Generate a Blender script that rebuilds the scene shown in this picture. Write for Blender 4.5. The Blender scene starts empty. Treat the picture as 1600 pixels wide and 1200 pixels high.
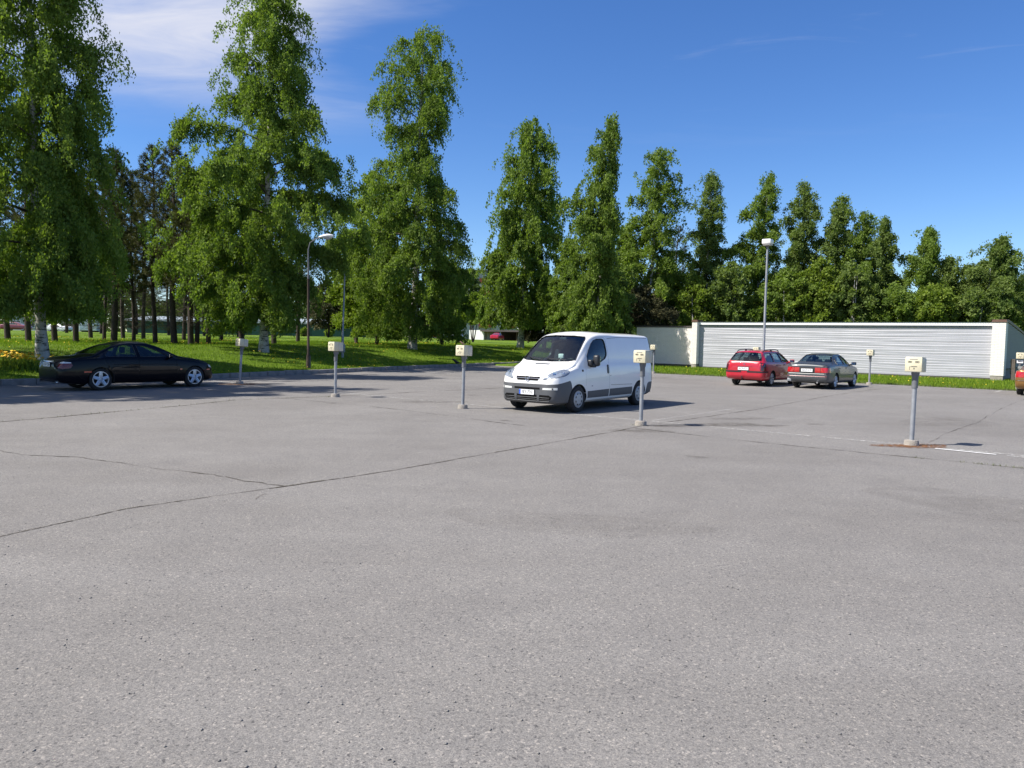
import bpy, bmesh, math, random
import numpy as np
from mathutils import Vector, Matrix
from mathutils.bvhtree import BVHTree
R = math.radians
S = bpy.context.scene
COL = S.collection

# ------------------------------------------------------------------ camera, sky, sun, exposure
CAM_H = 1.752
cam_d = bpy.data.cameras.new('camera'); cam = bpy.data.objects.new('camera', cam_d); COL.objects.link(cam)
cam_d.sensor_width = 36.0; cam_d.lens = 36.0 * 1194 / 1600; cam_d.clip_start = 0.05; cam_d.clip_end = 6000
cam.matrix_world = Matrix.Translation((0, 0, CAM_H)) @ Matrix.Rotation(R(90 - 3.40), 4, 'X') @ Matrix.Rotation(R(1.11), 4, 'Z')
S.camera = cam

SUN_EL = R(50.0)
SUN_H = Vector((-0.976, -0.218)).normalized()            # horizontal direction towards the sun
SUN_DIR = Vector((SUN_H.x * math.cos(SUN_EL), SUN_H.y * math.cos(SUN_EL), math.sin(SUN_EL)))
sun_d = bpy.data.lights.new('sun', 'SUN'); sun = bpy.data.objects.new('sun', sun_d); COL.objects.link(sun)
sun_d.energy = 4.9; sun_d.angle = R(0.5); sun_d.color = (1.0, 0.955, 0.88)
sun.rotation_euler = SUN_DIR.to_track_quat('Z', 'Y').to_euler()

W = bpy.data.worlds.new('World'); S.world = W; W.use_nodes = True
wn = W.node_tree.nodes; wl = W.node_tree.links
for n in list(wn): wn.remove(n)
def wnode(t, **k):
    n = wn.new(t)
    for a, b in k.items(): setattr(n, a, b)
    return n
out = wnode('ShaderNodeOutputWorld'); bg = wnode('ShaderNodeBackground')
sky = wnode('ShaderNodeTexSky', sky_type='NISHITA')
sky.sun_disc = False; sky.sun_elevation = SUN_EL
sky.sun_rotation = math.atan2(SUN_H.x, SUN_H.y)
sky.altitude = 50; sky.air_density = 1.0; sky.dust_density = 0.0; sky.ozone_density = 3.0
hs = wnode('ShaderNodeHueSaturation'); hs.inputs['Saturation'].default_value = 1.20; hs.inputs['Value'].default_value = 1.0
hs.inputs['Hue'].default_value = 0.505
wl.new(sky.outputs[0], hs.inputs['Color'])
tc = wnode('ShaderNodeTexCoord'); sep = wnode('ShaderNodeSeparateXYZ'); wl.new(tc.outputs['Generated'], sep.inputs[0])
def wmath(op, a, b=None, clamp=False):
    n = wnode('ShaderNodeMath', operation=op); n.use_clamp = clamp
    for i, q in enumerate((a, b)):
        if q is None: continue
        if isinstance(q, (int, float)): n.inputs[i].default_value = q
        else: wl.new(q, n.inputs[i])
    return n.outputs[0]
# a high cloud sheet: direction projected on a plane overhead, thickening to the left (west)
zc = wmath('MAXIMUM', sep.outputs[2], 0.05)
px_ = wmath('DIVIDE', sep.outputs[0], zc); py_ = wmath('DIVIDE', sep.outputs[1], zc)
cmb = wnode('ShaderNodeCombineXYZ'); wl.new(px_, cmb.inputs[0]); wl.new(py_, cmb.inputs[1])
mp = wnode('ShaderNodeMapping'); mp.inputs['Scale'].default_value = (0.55, 1.0, 1.0); mp.inputs['Rotation'].default_value = (0, 0, R(-14)); mp.inputs['Location'].default_value = (1.3, 0.4, 0)
wl.new(cmb.outputs[0], mp.inputs[0])
nz = wnode('ShaderNodeTexNoise'); nz.inputs['Scale'].default_value = 1.15; nz.inputs['Detail'].default_value = 8; nz.inputs['Roughness'].default_value = 0.55; nz.inputs['Distortion'].default_value = 0.5
wl.new(mp.outputs[0], nz.inputs['Vector'])
side = wnode('ShaderNodeMapRange', interpolation_type='SMOOTHSTEP'); side.inputs['From Min'].default_value = -0.02; side.inputs['From Max'].default_value = -0.40
wl.new(sep.outputs[0], side.inputs['Value'])
high = wnode('ShaderNodeMapRange', interpolation_type='SMOOTHSTEP'); high.inputs['From Min'].default_value = 0.22; high.inputs['From Max'].default_value = 0.34
wl.new(sep.outputs[2], high.inputs['Value'])
cl = wmath('ADD', nz.outputs['Fac'], wmath('MULTIPLY', side.outputs[0], 0.42))
cr = wnode('ShaderNodeMapRange', interpolation_type='SMOOTHSTEP'); cr.inputs['From Min'].default_value = 0.54; cr.inputs['From Max'].default_value = 0.96
wl.new(cl, cr.inputs['Value'])
n2 = wnode('ShaderNodeTexNoise'); n2.inputs['Scale'].default_value = 2.4; n2.inputs['Detail'].default_value = 7; n2.inputs['Roughness'].default_value = 0.6; n2.inputs['Distortion'].default_value = 1.2; wl.new(mp.outputs[0], n2.inputs['Vector'])
wr = wnode('ShaderNodeMapRange', interpolation_type='SMOOTHSTEP'); wr.inputs['From Min'].default_value = 0.60; wr.inputs['From Max'].default_value = 0.86; wr.inputs['To Max'].default_value = 0.15; wl.new(n2.outputs['Fac'], wr.inputs['Value'])
st_ = wnode('ShaderNodeMapRange'); st_.inputs['From Min'].default_value = 0.35; st_.inputs['From Max'].default_value = 0.65; st_.inputs['To Min'].default_value = 0.55; st_.inputs['To Max'].default_value = 1.0; wl.new(n2.outputs['Fac'], st_.inputs['Value'])
cf = wmath('MAXIMUM', wmath('MULTIPLY', wmath('MULTIPLY', wmath('MULTIPLY', cr.outputs[0], high.outputs[0]), st_.outputs[0]), 1.0, True), wmath('MULTIPLY', wr.outputs[0], high.outputs[0]))
mixc = wnode('ShaderNodeMixRGB'); tintn = wnode('ShaderNodeMixRGB'); tintn.blend_type = 'MULTIPLY'; tintn.inputs[0].default_value = 1.0; tintn.inputs[2].default_value = (0.85, 0.97, 1.17, 1); wl.new(hs.outputs[0], tintn.inputs[1])
wl.new(cf, mixc.inputs[0]); wl.new(tintn.outputs[0], mixc.inputs[1]); mixc.inputs[2].default_value = (5.6, 5.8, 6.7, 1)
wl.new(mixc.outputs[0], bg.inputs['Color']); bg.inputs['Strength'].default_value = 0.080
wl.new(bg.outputs[0], out.inputs['Surface'])
vs = S.view_settings; vs.view_transform = 'Standard'; vs.look = 'None'; vs.gamma = 1; vs.use_curve_mapping = False; vs.exposure = 0.75
S.display_settings.display_device = 'sRGB'
S.cycles.max_bounces = 8; S.cycles.transparent_max_bounces = 12; S.cycles.transmission_bounces = 6

# ------------------------------------------------------------------ lot frame: u runs to the right and nearer, v to the right and farther
TH = R(51.4)
UX, UY = math.sin(TH), -math.cos(TH); VX, VY = math.cos(TH), math.sin(TH)
def uv2xy(u, v): return (u * UX + v * VX, u * UY + v * VY)
def xy2uv(x, y): return (x * UX + y * UY, x * VX + y * VY)
def xat(px, Y): return (px - 800) / 1194.0 * Y * 1.0      # metres to the right for a bearing (photo column) at a distance Y
KV = np.array([-80, 0, 8.5, 15.5, 18, 22.5, 30, 38, 60, 120, 400.]); KU = np.array([-26.3, -26.7, -26.85, -27.1, -27.7, -28.5, -30.2, -31.6, -35.2, -45, -92.])
def uk(v): return np.interp(v, KV, KU)
VEDGE = 37.7
def sstep(t):
    t = np.clip(t, 0, 1); return t * t * (3 - 2 * t)
def ground_z(x, y):
    x = np.asarray(x, float); y = np.asarray(y, float)
    u, v = x * UX + y * UY, x * VX + y * VY
    d = uk(v) - u; e = v - VEDGE
    left = 0.11 + 0.95 * sstep((d + 1.0) / 13.0) - 0.01 + 0.42 * sstep((d - 8) / 60)
    back = 0.01 + 0.09 * sstep(e / 7) + 1.3 * sstep((e - 14) / 60)
    lot = np.full_like(x, 0.0)
    z = np.where(d > 0.06, left, np.where(e > 0, back, lot))
    both = (d > -2) & (e > 0)
    w = sstep((d + 2) / 3.0)
    z = np.where(both, back * (1 - w) + np.maximum(left, 0.05) * w, z)
    return z
def gz(x, y): return float(ground_z(np.array([x]), np.array([y]))[0])

# ------------------------------------------------------------------ materials
def newmat(name):
    m = bpy.data.materials.new(name); m.use_nodes = True
    return m, m.node_tree.nodes, m.node_tree.links, m.node_tree.nodes['Principled BSDF']
def mat(name, col, rough=0.5, metal=0.0, coat=0.0, spec=0.5, vary=0.0, vscale=8.0, bump=0.0, bscale=60.0, rvary=0.0, stretch=None, emit=None):
    m, N, L, P = newmat(name)
    P.inputs['Base Color'].default_value = (*col, 1); P.inputs['Roughness'].default_value = rough; P.inputs['Metallic'].default_value = metal
    P.inputs['Coat Weight'].default_value = coat; P.inputs['Coat Roughness'].default_value = 0.04; P.inputs['Specular IOR Level'].default_value = spec
    if vary or bump or rvary:
        t = N.new('ShaderNodeTexCoord'); src = t.outputs['Object']
        if stretch:
            mpn = N.new('ShaderNodeMapping'); mpn.inputs['Scale'].default_value = stretch; L.new(src, mpn.inputs[0]); src = mpn.outputs[0]
        n = N.new('ShaderNodeTexNoise'); n.inputs['Scale'].default_value = vscale; n.inputs['Detail'].default_value = 6; n.inputs['Roughness'].default_value = 0.6; L.new(src, n.inputs['Vector'])
        if vary:
            r = N.new('ShaderNodeMapRange'); r.inputs['From Min'].default_value = 0.25; r.inputs['From Max'].default_value = 0.75; r.inputs['To Min'].default_value = 1 - vary; r.inputs['To Max'].default_value = 1 + vary
            L.new(n.outputs['Fac'], r.inputs['Value'])
            mx = N.new('ShaderNodeVectorMath'); mx.operation = 'SCALE'; mx.inputs[0].default_value = col; L.new(r.outputs[0], mx.inputs['Scale']); L.new(mx.outputs[0], P.inputs['Base Color'])
        if rvary:
            r2 = N.new('ShaderNodeMapRange'); r2.inputs['To Min'].default_value = max(0, rough - rvary); r2.inputs['To Max'].default_value = min(1, rough + rvary); L.new(n.outputs['Fac'], r2.inputs['Value']); L.new(r2.outputs[0], P.inputs['Roughness'])
        if bump:
            n2 = N.new('ShaderNodeTexNoise'); n2.inputs['Scale'].default_value = bscale; n2.inputs['Detail'].default_value = 4; L.new(src, n2.inputs['Vector'])
            b = N.new('ShaderNodeBump'); b.inputs['Strength'].default_value = bump; b.inputs['Distance'].default_value = 0.02; L.new(n2.outputs['Fac'], b.inputs['Height']); L.new(b.outputs[0], P.inputs['Normal'])
    return m
def ramp(N, L, src, stops):
    r = N.new('ShaderNodeValToRGB'); e = r.color_ramp.elements
    while len(e) < len(stops): e.new(0.5)
    for q, (p, c) in zip(e, stops): q.position = p; q.color = (*c, 1)
    L.new(src, r.inputs[0]); return r.outputs[0]
def noise(N, L, src, scale, detail=5, rough=0.6, dist=0.0):
    n = N.new('ShaderNodeTexNoise'); n.inputs['Scale'].default_value = scale; n.inputs['Detail'].default_value = detail; n.inputs['Roughness'].default_value = rough; n.inputs['Distortion'].default_value = dist
    L.new(src, n.inputs['Vector']); return n.outputs['Fac']
def mixrgb(N, L, fac, a, b, mode='MIX'):
    n = N.new('ShaderNodeMixRGB'); n.blend_type = mode
    for i, q in enumerate((fac, a, b)):
        if isinstance(q, tuple): n.inputs[i].default_value = (*q, 1)
        elif isinstance(q, (int, float)): n.inputs[i].default_value = q
        else: L.new(q, n.inputs[i])
    return n.outputs[0]
def maprange(N, L, src, a, b, c, d):
    r = N.new('ShaderNodeMapRange')
    for k, q in zip(('From Min', 'From Max', 'To Min', 'To Max'), (a, b, c, d)): r.inputs[k].default_value = q
    L.new(src, r.inputs['Value']); return r.outputs[0]

def asphalt_mat():
    m, N, L, P = newmat('asphalt')
    o = N.new('ShaderNodeTexCoord').outputs['Object']
    big = noise(N, L, o, 0.22, 5, 0.62, 0.6); mid = noise(N, L, o, 1.7, 5, 0.65); fine = noise(N, L, o, 38, 5, 0.75)
    c = ramp(N, L, big, [(0.28, (0.171, 0.162, 0.153)), (0.5, (0.193, 0.184, 0.175)), (0.72, (0.215, 0.206, 0.196))])
    c = mixrgb(N, L, 1.0, c, ramp(N, L, mid, [(0.3, (0.93, 0.93, 0.935)), (0.7, (1.05, 1.05, 1.045))]), 'MULTIPLY')
    c = mixrgb(N, L, 1.0, c, ramp(N, L, fine, [(0.3, (0.78, 0.78, 0.78)), (0.7, (1.19, 1.19, 1.19))]), 'MULTIPLY')
    # stretched wheel-worn streaks along the rows
    mpn = N.new('ShaderNodeMapping'); mpn.inputs['Rotation'].default_value = (0, 0, -TH); mpn.inputs['Scale'].default_value = (0.12, 0.9, 1); L.new(o, mpn.inputs[0])
    st = noise(N, L, mpn.outputs[0], 1.0, 4, 0.6, 0.3)
    c = mixrgb(N, L, 1.0, c, ramp(N, L, st, [(0.3, (0.95, 0.945, 0.94)), (0.65, (1.03, 1.03, 1.03))]), 'MULTIPLY')
    v1 = N.new('ShaderNodeTexVoronoi'); v1.inputs['Scale'].default_value = 88; L.new(o, v1.inputs['Vector'])
    v2 = N.new('ShaderNodeTexVoronoi'); v2.inputs['Scale'].default_value = 190; L.new(o, v2.inputs['Vector'])
    s1 = N.new('ShaderNodeSeparateColor'); L.new(v1.outputs['Color'], s1.inputs[0])
    s2 = N.new('ShaderNodeSeparateColor'); L.new(v2.outputs['Color'], s2.inputs[0])
    c = mixrgb(N, L, 1.0, c, ramp(N, L, s2.outputs[0], [(0.0, (0.62, 0.62, 0.64)), (0.3, (0.9, 0.9, 0.9)), (0.7, (1.06, 1.05, 1.04)), (1.0, (1.36, 1.33, 1.30))]), 'MULTIPLY')
    c = mixrgb(N, L, 1.0, c, ramp(N, L, s1.outputs[1], [(0.0, (0.45, 0.45, 0.47)), (0.06, (0.92, 0.92, 0.92)), (0.90, (1.03, 1.02, 1.0)), (1.0, (1.5, 1.45, 1.38))]), 'MULTIPLY')
    L.new(c, P.inputs['Base Color'])
    P.inputs['Roughness'].default_value = 0.88; P.inputs['Specular IOR Level'].default_value = 0.3
    b = N.new('ShaderNodeBump'); b.inputs['Strength'].default_value = 0.5; b.inputs['Distance'].default_value = 0.004
    hgt = N.new('ShaderNodeMath'); hgt.operation = 'ADD'; L.new(s2.outputs[1], hgt.inputs[0]); L.new(fine, hgt.inputs[1]); L.new(hgt.outputs[0], b.inputs['Height'])
    b2 = N.new('ShaderNodeBump'); b2.inputs['Strength'].default_value = 0.3; b2.inputs['Distance'].default_value = 0.03; L.new(mid, b2.inputs['Height']); L.new(b.outputs[0], b2.inputs['Normal'])
    L.new(b2.outputs[0], P.inputs['Normal'])
    return m
def lawn_mat():
    m, N, L, P = newmat('lawn_soil_and_grass')
    o = N.new('ShaderNodeTexCoord').outputs['Object']
    a = noise(N, L, o, 0.25, 5, 0.6); b_ = noise(N, L, o, 3.0, 6, 0.7); f = noise(N, L, o, 40, 4, 0.8)
    c = ramp(N, L, a, [(0.3, (0.110, 0.190, 0.014)), (0.55, (0.145, 0.232, 0.018)), (0.75, (0.178, 0.240, 0.030))])
    c = mixrgb(N, L, 1.0, c, ramp(N, L, b_, [(0.3, (0.65, 0.68, 0.6)), (0.7, (1.25, 1.2, 1.2))]), 'MULTIPLY')
    c = mixrgb(N, L, 1.0, c, ramp(N, L, f, [(0.3, (0.55, 0.58, 0.5)), (0.7, (1.3, 1.25, 1.25))]), 'MULTIPLY')
    L.new(c, P.inputs['Base Color']); P.inputs['Roughness'].default_value = 0.9; P.inputs['Specular IOR Level'].default_value = 0.15
    b = N.new('ShaderNodeBump'); b.inputs['Strength'].default_value = 0.9; b.inputs['Distance'].default_value = 0.08; L.new(f, b.inputs['Height'])
    b2 = N.new('ShaderNodeBump'); b2.inputs['Strength'].default_value = 0.6; b2.inputs['Distance'].default_value = 0.25; L.new(b_, b2.inputs['Height']); L.new(b.outputs[0], b2.inputs['Normal']); L.new(b2.outputs[0], P.inputs['Normal'])
    return m
def leaf_mat(name, dark, light, trans=0.32, tcol=None, gloss=0.06):
    m = bpy.data.materials.new(name); m.use_nodes = True; N = m.node_tree.nodes; L = m.node_tree.links
    for n in list(N): N.remove(n)
    o = N.new('ShaderNodeOutputMaterial'); at = N.new('ShaderNodeAttribute'); at.attribute_name = 'tint'
    c = ramp(N, L, at.outputs['Fac'], [(0.0, dark), (1.0, light)])
    d = N.new('ShaderNodeBsdfDiffuse'); L.new(c, d.inputs[0])
    t = N.new('ShaderNodeBsdfTranslucent'); tc_ = mixrgb(N, L, 1.0, c, tcol or (1.25, 1.35, 0.55), 'MULTIPLY'); L.new(tc_, t.inputs[0])
    g = N.new('ShaderNodeBsdfGlossy'); g.inputs['Roughness'].default_value = 0.7; g.inputs['Color'].default_value = (0.9, 0.95, 0.9, 1)
    m1 = N.new('ShaderNodeMixShader'); m1.inputs[0].default_value = trans; L.new(d.outputs[0], m1.inputs[1]); L.new(t.outputs[0], m1.inputs[2])
    m2 = N.new('ShaderNodeMixShader'); m2.inputs[0].default_value = gloss; L.new(m1.outputs[0], m2.inputs[1]); L.new(g.outputs[0], m2.inputs[2])
    L.new(m2.outputs[0], o.inputs[0]); return m
def birch_bark():
    m, N, L, P = newmat('birch_bark')
    t = N.new('ShaderNodeTexCoord'); mpn = N.new('ShaderNodeMapping'); mpn.inputs['Scale'].default_value = (3.0, 3.0, 11.0); L.new(t.outputs['Object'], mpn.inputs[0])
    a = noise(N, L, mpn.outputs[0], 1.0, 5, 0.62, 0.4); b_ = noise(N, L, t.outputs['Object'], 3.2, 5, 0.7)
    c = ramp(N, L, a, [(0.0, (0.03, 0.026, 0.022)), (0.40, (0.05, 0.045, 0.04)), (0.46, (0.42, 0.40, 0.37)), (1.0, (0.60, 0.58, 0.54))])
    c = mixrgb(N, L, 1.0, c, ramp(N, L, b_, [(0.36, (0.55, 0.5, 0.46)), (0.5, (1, 1, 1))]), 'MULTIPLY')
    at = N.new('ShaderNodeAttribute'); at.attribute_name = 'limb'
    c = mixrgb(N, L, at.outputs['Fac'], c, (0.06, 0.045, 0.035))
    L.new(c, P.inputs['Base Color']); P.inputs['Roughness'].default_value = 0.8
    b = N.new('ShaderNodeBump'); b.inputs['Strength'].default_value = 0.6; b.inputs['Distance'].default_value = 0.02; L.new(a, b.inputs['Height']); L.new(b.outputs[0], P.inputs['Normal'])
    return m
def glass_mat(name, tint, refl=1.0, rough=0.0):
    m = bpy.data.materials.new(name); m.use_nodes = True; N = m.node_tree.nodes; L = m.node_tree.links
    for n in list(N): N.remove(n)
    o = N.new('ShaderNodeOutputMaterial'); t = N.new('ShaderNodeBsdfTransparent'); t.inputs[0].default_value = (*tint, 1)
    g = N.new('ShaderNodeBsdfGlossy'); g.inputs['Roughness'].default_value = rough; g.inputs['Color'].default_value = (refl, refl, refl, 1)
    f = N.new('ShaderNodeFresnel'); f.inputs['IOR'].default_value = 1.65
    gm = N.new('ShaderNodeNewGeometry'); inv = N.new('ShaderNodeMath'); inv.operation = 'SUBTRACT'; inv.inputs[0].default_value = 1.0; L.new(gm.outputs['Backfacing'], inv.inputs[1])
    mu = N.new('ShaderNodeMath'); mu.operation = 'MULTIPLY'; L.new(f.outputs[0], mu.inputs[0]); L.new(inv.outputs[0], mu.inputs[1])
    mx = N.new('ShaderNodeMixShader'); L.new(mu.outputs[0], mx.inputs[0]); L.new(t.outputs[0], mx.inputs[1]); L.new(g.outputs[0], mx.inputs[2]); L.new(mx.outputs[0], o.inputs[0])
    return m
def crack_mat(name, col, lo, hi, scale, rough=0.95):
    """flat mark with ragged, broken edges: noise decides where it has worn away"""
    m, N, L, P = newmat(name)
    o = N.new('ShaderNodeTexCoord').outputs['Object']
    n = noise(N, L, o, scale, 7, 0.72)
    al = maprange(N, L, n, lo, hi, 0, 1)
    at = N.new('ShaderNodeAttribute'); at.attribute_name = 'fade'
    mu = N.new('ShaderNodeMath'); mu.operation = 'MULTIPLY'; mu.use_clamp = True; L.new(al, mu.inputs[0]); L.new(at.outputs['Fac'], mu.inputs[1])
    n2 = noise(N, L, o, scale * 3, 4, 0.7)
    c = mixrgb(N, L, 1.0, col, ramp(N, L, n2, [(0.3, (0.6, 0.6, 0.6)), (0.7, (1.3, 1.3, 1.3))]), 'MULTIPLY')
    L.new(c, P.inputs['Base Color']); P.inputs['Roughness'].default_value = rough; L.new(mu.outputs[0], P.inputs['Alpha']); P.inputs['Specular IOR Level'].default_value = 0.2
    return m

M = {}
M['asphalt'] = asphalt_mat(); M['lawn'] = lawn_mat(); M['birch'] = birch_bark()
M['pine_bark'] = mat('pine_bark', (0.055, 0.040, 0.030), 0.95, vary=0.5, vscale=6, bump=0.8, bscale=14, stretch=(4, 4, 1))
M['leaf_a'] = leaf_mat('birch_leaf', (0.082, 0.138, 0.022), (0.212, 0.285, 0.050), 0.44, gloss=0.012)
M['leaf_b'] = leaf_mat('birch_leaf_olive', (0.082, 0.132, 0.030), (0.200, 0.258, 0.066), 0.44, gloss=0.012)
M['leaf_c'] = leaf_mat('willow_leaf', (0.095, 0.152, 0.017), (0.235, 0.300, 0.042), 0.42, gloss=0.012)
M['leaf_d'] = leaf_mat('far_leaf', (0.050, 0.080, 0.022), (0.110, 0.150, 0.045), gloss=0.01)
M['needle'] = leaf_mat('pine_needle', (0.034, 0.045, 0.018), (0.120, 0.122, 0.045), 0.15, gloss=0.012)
M['brown_leaf'] = leaf_mat('brown_spruce_twig', (0.042, 0.044, 0.020), (0.100, 0.094, 0.042), 0.15, (1, 1, 1), gloss=0.01)
M['grass'] = leaf_mat('grass_blade', (0.100, 0.175, 0.012), (0.225, 0.310, 0.030), 0.38, gloss=0.01)
M['dandelion'] = mat('dandelion_yellow', (0.75, 0.52, 0.02), 0.7)
M['tulip'] = mat('flower_yellow', (0.80, 0.48, 0.02), 0.6, vary=0.3, vscale=5)
M['concrete'] = mat('old_concrete', (0.30, 0.27, 0.235), 0.92, vary=0.35, vscale=5, bump=0.6, bscale=45)
M['kerbstone'] = mat('kerb_concrete', (0.21, 0.195, 0.18), 0.92, vary=0.45, vscale=3.5, bump=0.6, bscale=30)
M['galv'] = mat('galvanised_steel', (0.30, 0.31, 0.33), 0.5, metal=0.35, vary=0.18, vscale=7, rvary=0.12)
M['galv_dark'] = mat('painted_grey_collar', (0.135, 0.14, 0.15), 0.6, vary=0.2, vscale=14)
M['cream'] = mat('cream_plastic', (0.62, 0.56, 0.39), 0.5, vary=0.10, vscale=9, bump=0.05, bscale=80)
M['cream_side'] = mat('cream_plastic_weathered', (0.55, 0.51, 0.40), 0.55, vary=0.14, vscale=7)
M['darkplastic'] = mat('black_plastic', (0.022, 0.022, 0.024), 0.45)
M['greyplastic'] = mat('bumper_grey_plastic', (0.085, 0.088, 0.094), 0.55, vary=0.06, vscale=5, bump=0.06, bscale=300)
M['void'] = mat('deep_black_opening', (0.008, 0.008, 0.008), 0.8, spec=0.1)
M['box_print'] = mat('box_fitting_grey', (0.17, 0.155, 0.12), 0.7)
M['slot'] = mat('dark_slot', (0.03, 0.028, 0.026), 0.7)
M['white_paint'] = mat('van_white_paint', (0.80, 0.79, 0.765), 0.32, coat=0.6, vary=0.03, vscale=2.5)
M['black_paint'] = mat('black_paint', (0.002, 0.0021, 0.0045), 0.3, coat=0.28, spec=0.12)
M['red_paint'] = mat('red_paint', (0.46, 0.012, 0.028), 0.32, coat=0.8, vary=0.06, vscale=3)
M['silver_paint'] = mat('grey_metallic_paint', (0.048, 0.053, 0.056), 0.36, metal=0.3, coat=0.5, vary=0.05, vscale=3)
M['gold_paint'] = mat('gold_brown_paint', (0.26, 0.13, 0.035), 0.32, metal=0.4, coat=0.7)
M['interior'] = mat('car_interior_dark', (0.045, 0.047, 0.052), 0.85, vary=0.2, vscale=8)
M['seat'] = mat('car_seat_cloth', (0.040, 0.042, 0.052), 0.95, vary=0.3, vscale=20)
M['glass'] = glass_mat('car_glass', (0.78, 0.86, 0.84))
M['glass_dark'] = glass_mat('car_glass_tinted', (0.62, 0.69, 0.70))
M['lens'] = glass_mat('headlight_lens', (0.93, 0.95, 0.97))
M['chrome'] = mat('chrome', (0.75, 0.76, 0.78), 0.12, metal=1.0)
M['reflector'] = mat('lamp_reflector', (0.36, 0.375, 0.40), 0.30, metal=0.35, vary=0.25, vscale=30)
M['alloy'] = mat('alloy_wheel', (0.58, 0.60, 0.63), 0.35, metal=0.6, vary=0.06, vscale=10)
M['hubcap'] = mat('hubcap_grey', (0.40, 0.41, 0.43), 0.42, metal=0.3, vary=0.1, vscale=9)
M['tyre'] = mat('tyre_rubber', (0.022, 0.021, 0.021), 0.85, vary=0.3, vscale=6, bump=0.25, bscale=70)
M['red_lamp'] = mat('tail_lamp_red', (0.42, 0.010, 0.012), 0.18, coat=1.0, vary=0.25, vscale=14)
M['deep_red_lamp'] = mat('tail_lamp_deep_red', (0.13, 0.008, 0.010), 0.25, coat=0.5, vary=0.25, vscale=14)
M['dark_lamp'] = mat('tail_lamp_smoked', (0.055, 0.010, 0.012), 0.15, coat=1.0)
M['amber'] = mat('amber_lens', (0.62, 0.15, 0.015), 0.2, coat=0.8)
M['amber_red'] = mat('side_marker_red', (0.55, 0.05, 0.02), 0.25, coat=0.8)
M['clear_lamp'] = mat('clear_indicator', (0.66, 0.66, 0.64), 0.2, coat=1.0, vary=0.2, vscale=40)
M['plate'] = mat('plate_white', (0.80, 0.80, 0.79), 0.4)
M['plate_ink'] = mat('plate_ink', (0.02, 0.02, 0.022), 0.5)
M['plate_blue'] = mat('plate_blue_band', (0.02, 0.09, 0.48), 0.4)
M['seam'] = mat('panel_gap', (0.03, 0.03, 0.033), 0.8)
M['brick_white'] = mat('white_sand_brick', (0.80, 0.755, 0.70), 0.85, vary=0.05, vscale=4, bump=0.4, bscale=40)
M['mortar'] = mat('mortar', (0.62, 0.58, 0.53), 0.95, vary=0.1, vscale=9)
M['cladding'] = mat('painted_corrugated_sheet', (0.395, 0.395, 0.425), 0.45, metal=0.1, vary=0.07, vscale=0.9)
M['fascia'] = mat('white_fascia', (0.80, 0.79, 0.78), 0.5, vary=0.04, vscale=3)
M['fascia_under'] = mat('grey_soffit', (0.19, 0.20, 0.24), 0.6)
M['brown_cap'] = mat('brown_sheet_cap', (0.125, 0.068, 0.048), 0.5, vary=0.12, vscale=6)
M['roof_dark'] = mat('dark_roof_sheet', (0.07, 0.06, 0.055), 0.6, vary=0.2, vscale=3)
M['plinth'] = mat('concrete_plinth', (0.27, 0.245, 0.21), 0.9, vary=0.3, vscale=5)
M['greywall'] = mat('grey_painted_brick', (0.33, 0.31, 0.29), 0.85, vary=0.08, vscale=3)
M['wood_grey'] = mat('weathered_timber', (0.105, 0.085, 0.068), 0.9, vary=0.4, vscale=5, bump=0.5, bscale=20, stretch=(6, 6, 1))
M['wood_pole'] = mat('tarred_pole', (0.045, 0.028, 0.020), 0.9, vary=0.4, vscale=5, bump=0.5, bscale=18, stretch=(5, 5, 0.6))
M['lampwhite'] = mat('lamp_head_white', (0.78, 0.76, 0.74), 0.4)
M['lampglass'] = mat('lamp_diffuser', (0.42, 0.40, 0.37), 0.3, vary=0.15, vscale=20)
M['green_wall'] = mat('dark_green_boards', (0.020, 0.060, 0.040), 0.75, vary=0.2, vscale=2)
M['pale_roof'] = mat('pale_sheet_roof', (0.26, 0.30, 0.32), 0.6, vary=0.08, vscale=1)
M['white_wall'] = mat('white_render', (0.78, 0.77, 0.75), 0.8, vary=0.05, vscale=1)
M['brown_wall'] = mat('brown_boards', (0.11, 0.070, 0.045), 0.85, vary=0.2, vscale=2)
M['grey_block'] = mat('pale_grey_render', (0.36, 0.37, 0.38), 0.85, vary=0.08, vscale=0.6)
M['brick_red'] = mat('red_brick_panel', (0.26, 0.058, 0.032), 0.8, vary=0.12, vscale=1)
M['winglass'] = mat('window_glass_far', (0.045, 0.055, 0.065), 0.12)
M['crack'] = crack_mat('crack_dark', (0.070, 0.060, 0.048), 0.36, 0.50, 11)
M['crackfine'] = crack_mat('crack_fine', (0.07, 0.06, 0.05), 0.42, 0.52, 6)
M['line'] = crack_mat('worn_white_line', (0.60, 0.59, 0.56), 0.44, 0.58, 14)
M['line_good'] = crack_mat('white_line', (0.70, 0.69, 0.67), 0.22, 0.36, 14)
M['rust'] = crack_mat('rust_brown_litter', (0.190, 0.078, 0.024), 0.42, 0.56, 13)
M['stain'] = crack_mat('damp_brown_stain', (0.085, 0.070, 0.056), 0.36, 0.80, 2.6)
M['moss'] = leaf_mat('weed_tuft', (0.055, 0.075, 0.018), (0.14, 0.15, 0.045), 0.25)
M['bird'] = mat('bird_brown_feathers', (0.13, 0.075, 0.05), 0.8, vary=0.4, vscale=40)
M['crow'] = mat('bird_black_feathers', (0.02, 0.02, 0.022), 0.7)
M['stone'] = mat('loose_pebble', (0.20, 0.19, 0.18), 0.9, vary=0.5, vscale=3)
M['far_white'] = mat('far_car_white', (0.75, 0.76, 0.78), 0.35, coat=0.6)
M['far_red'] = mat('far_car_red', (0.50, 0.015, 0.05), 0.35, coat=0.6)
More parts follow.
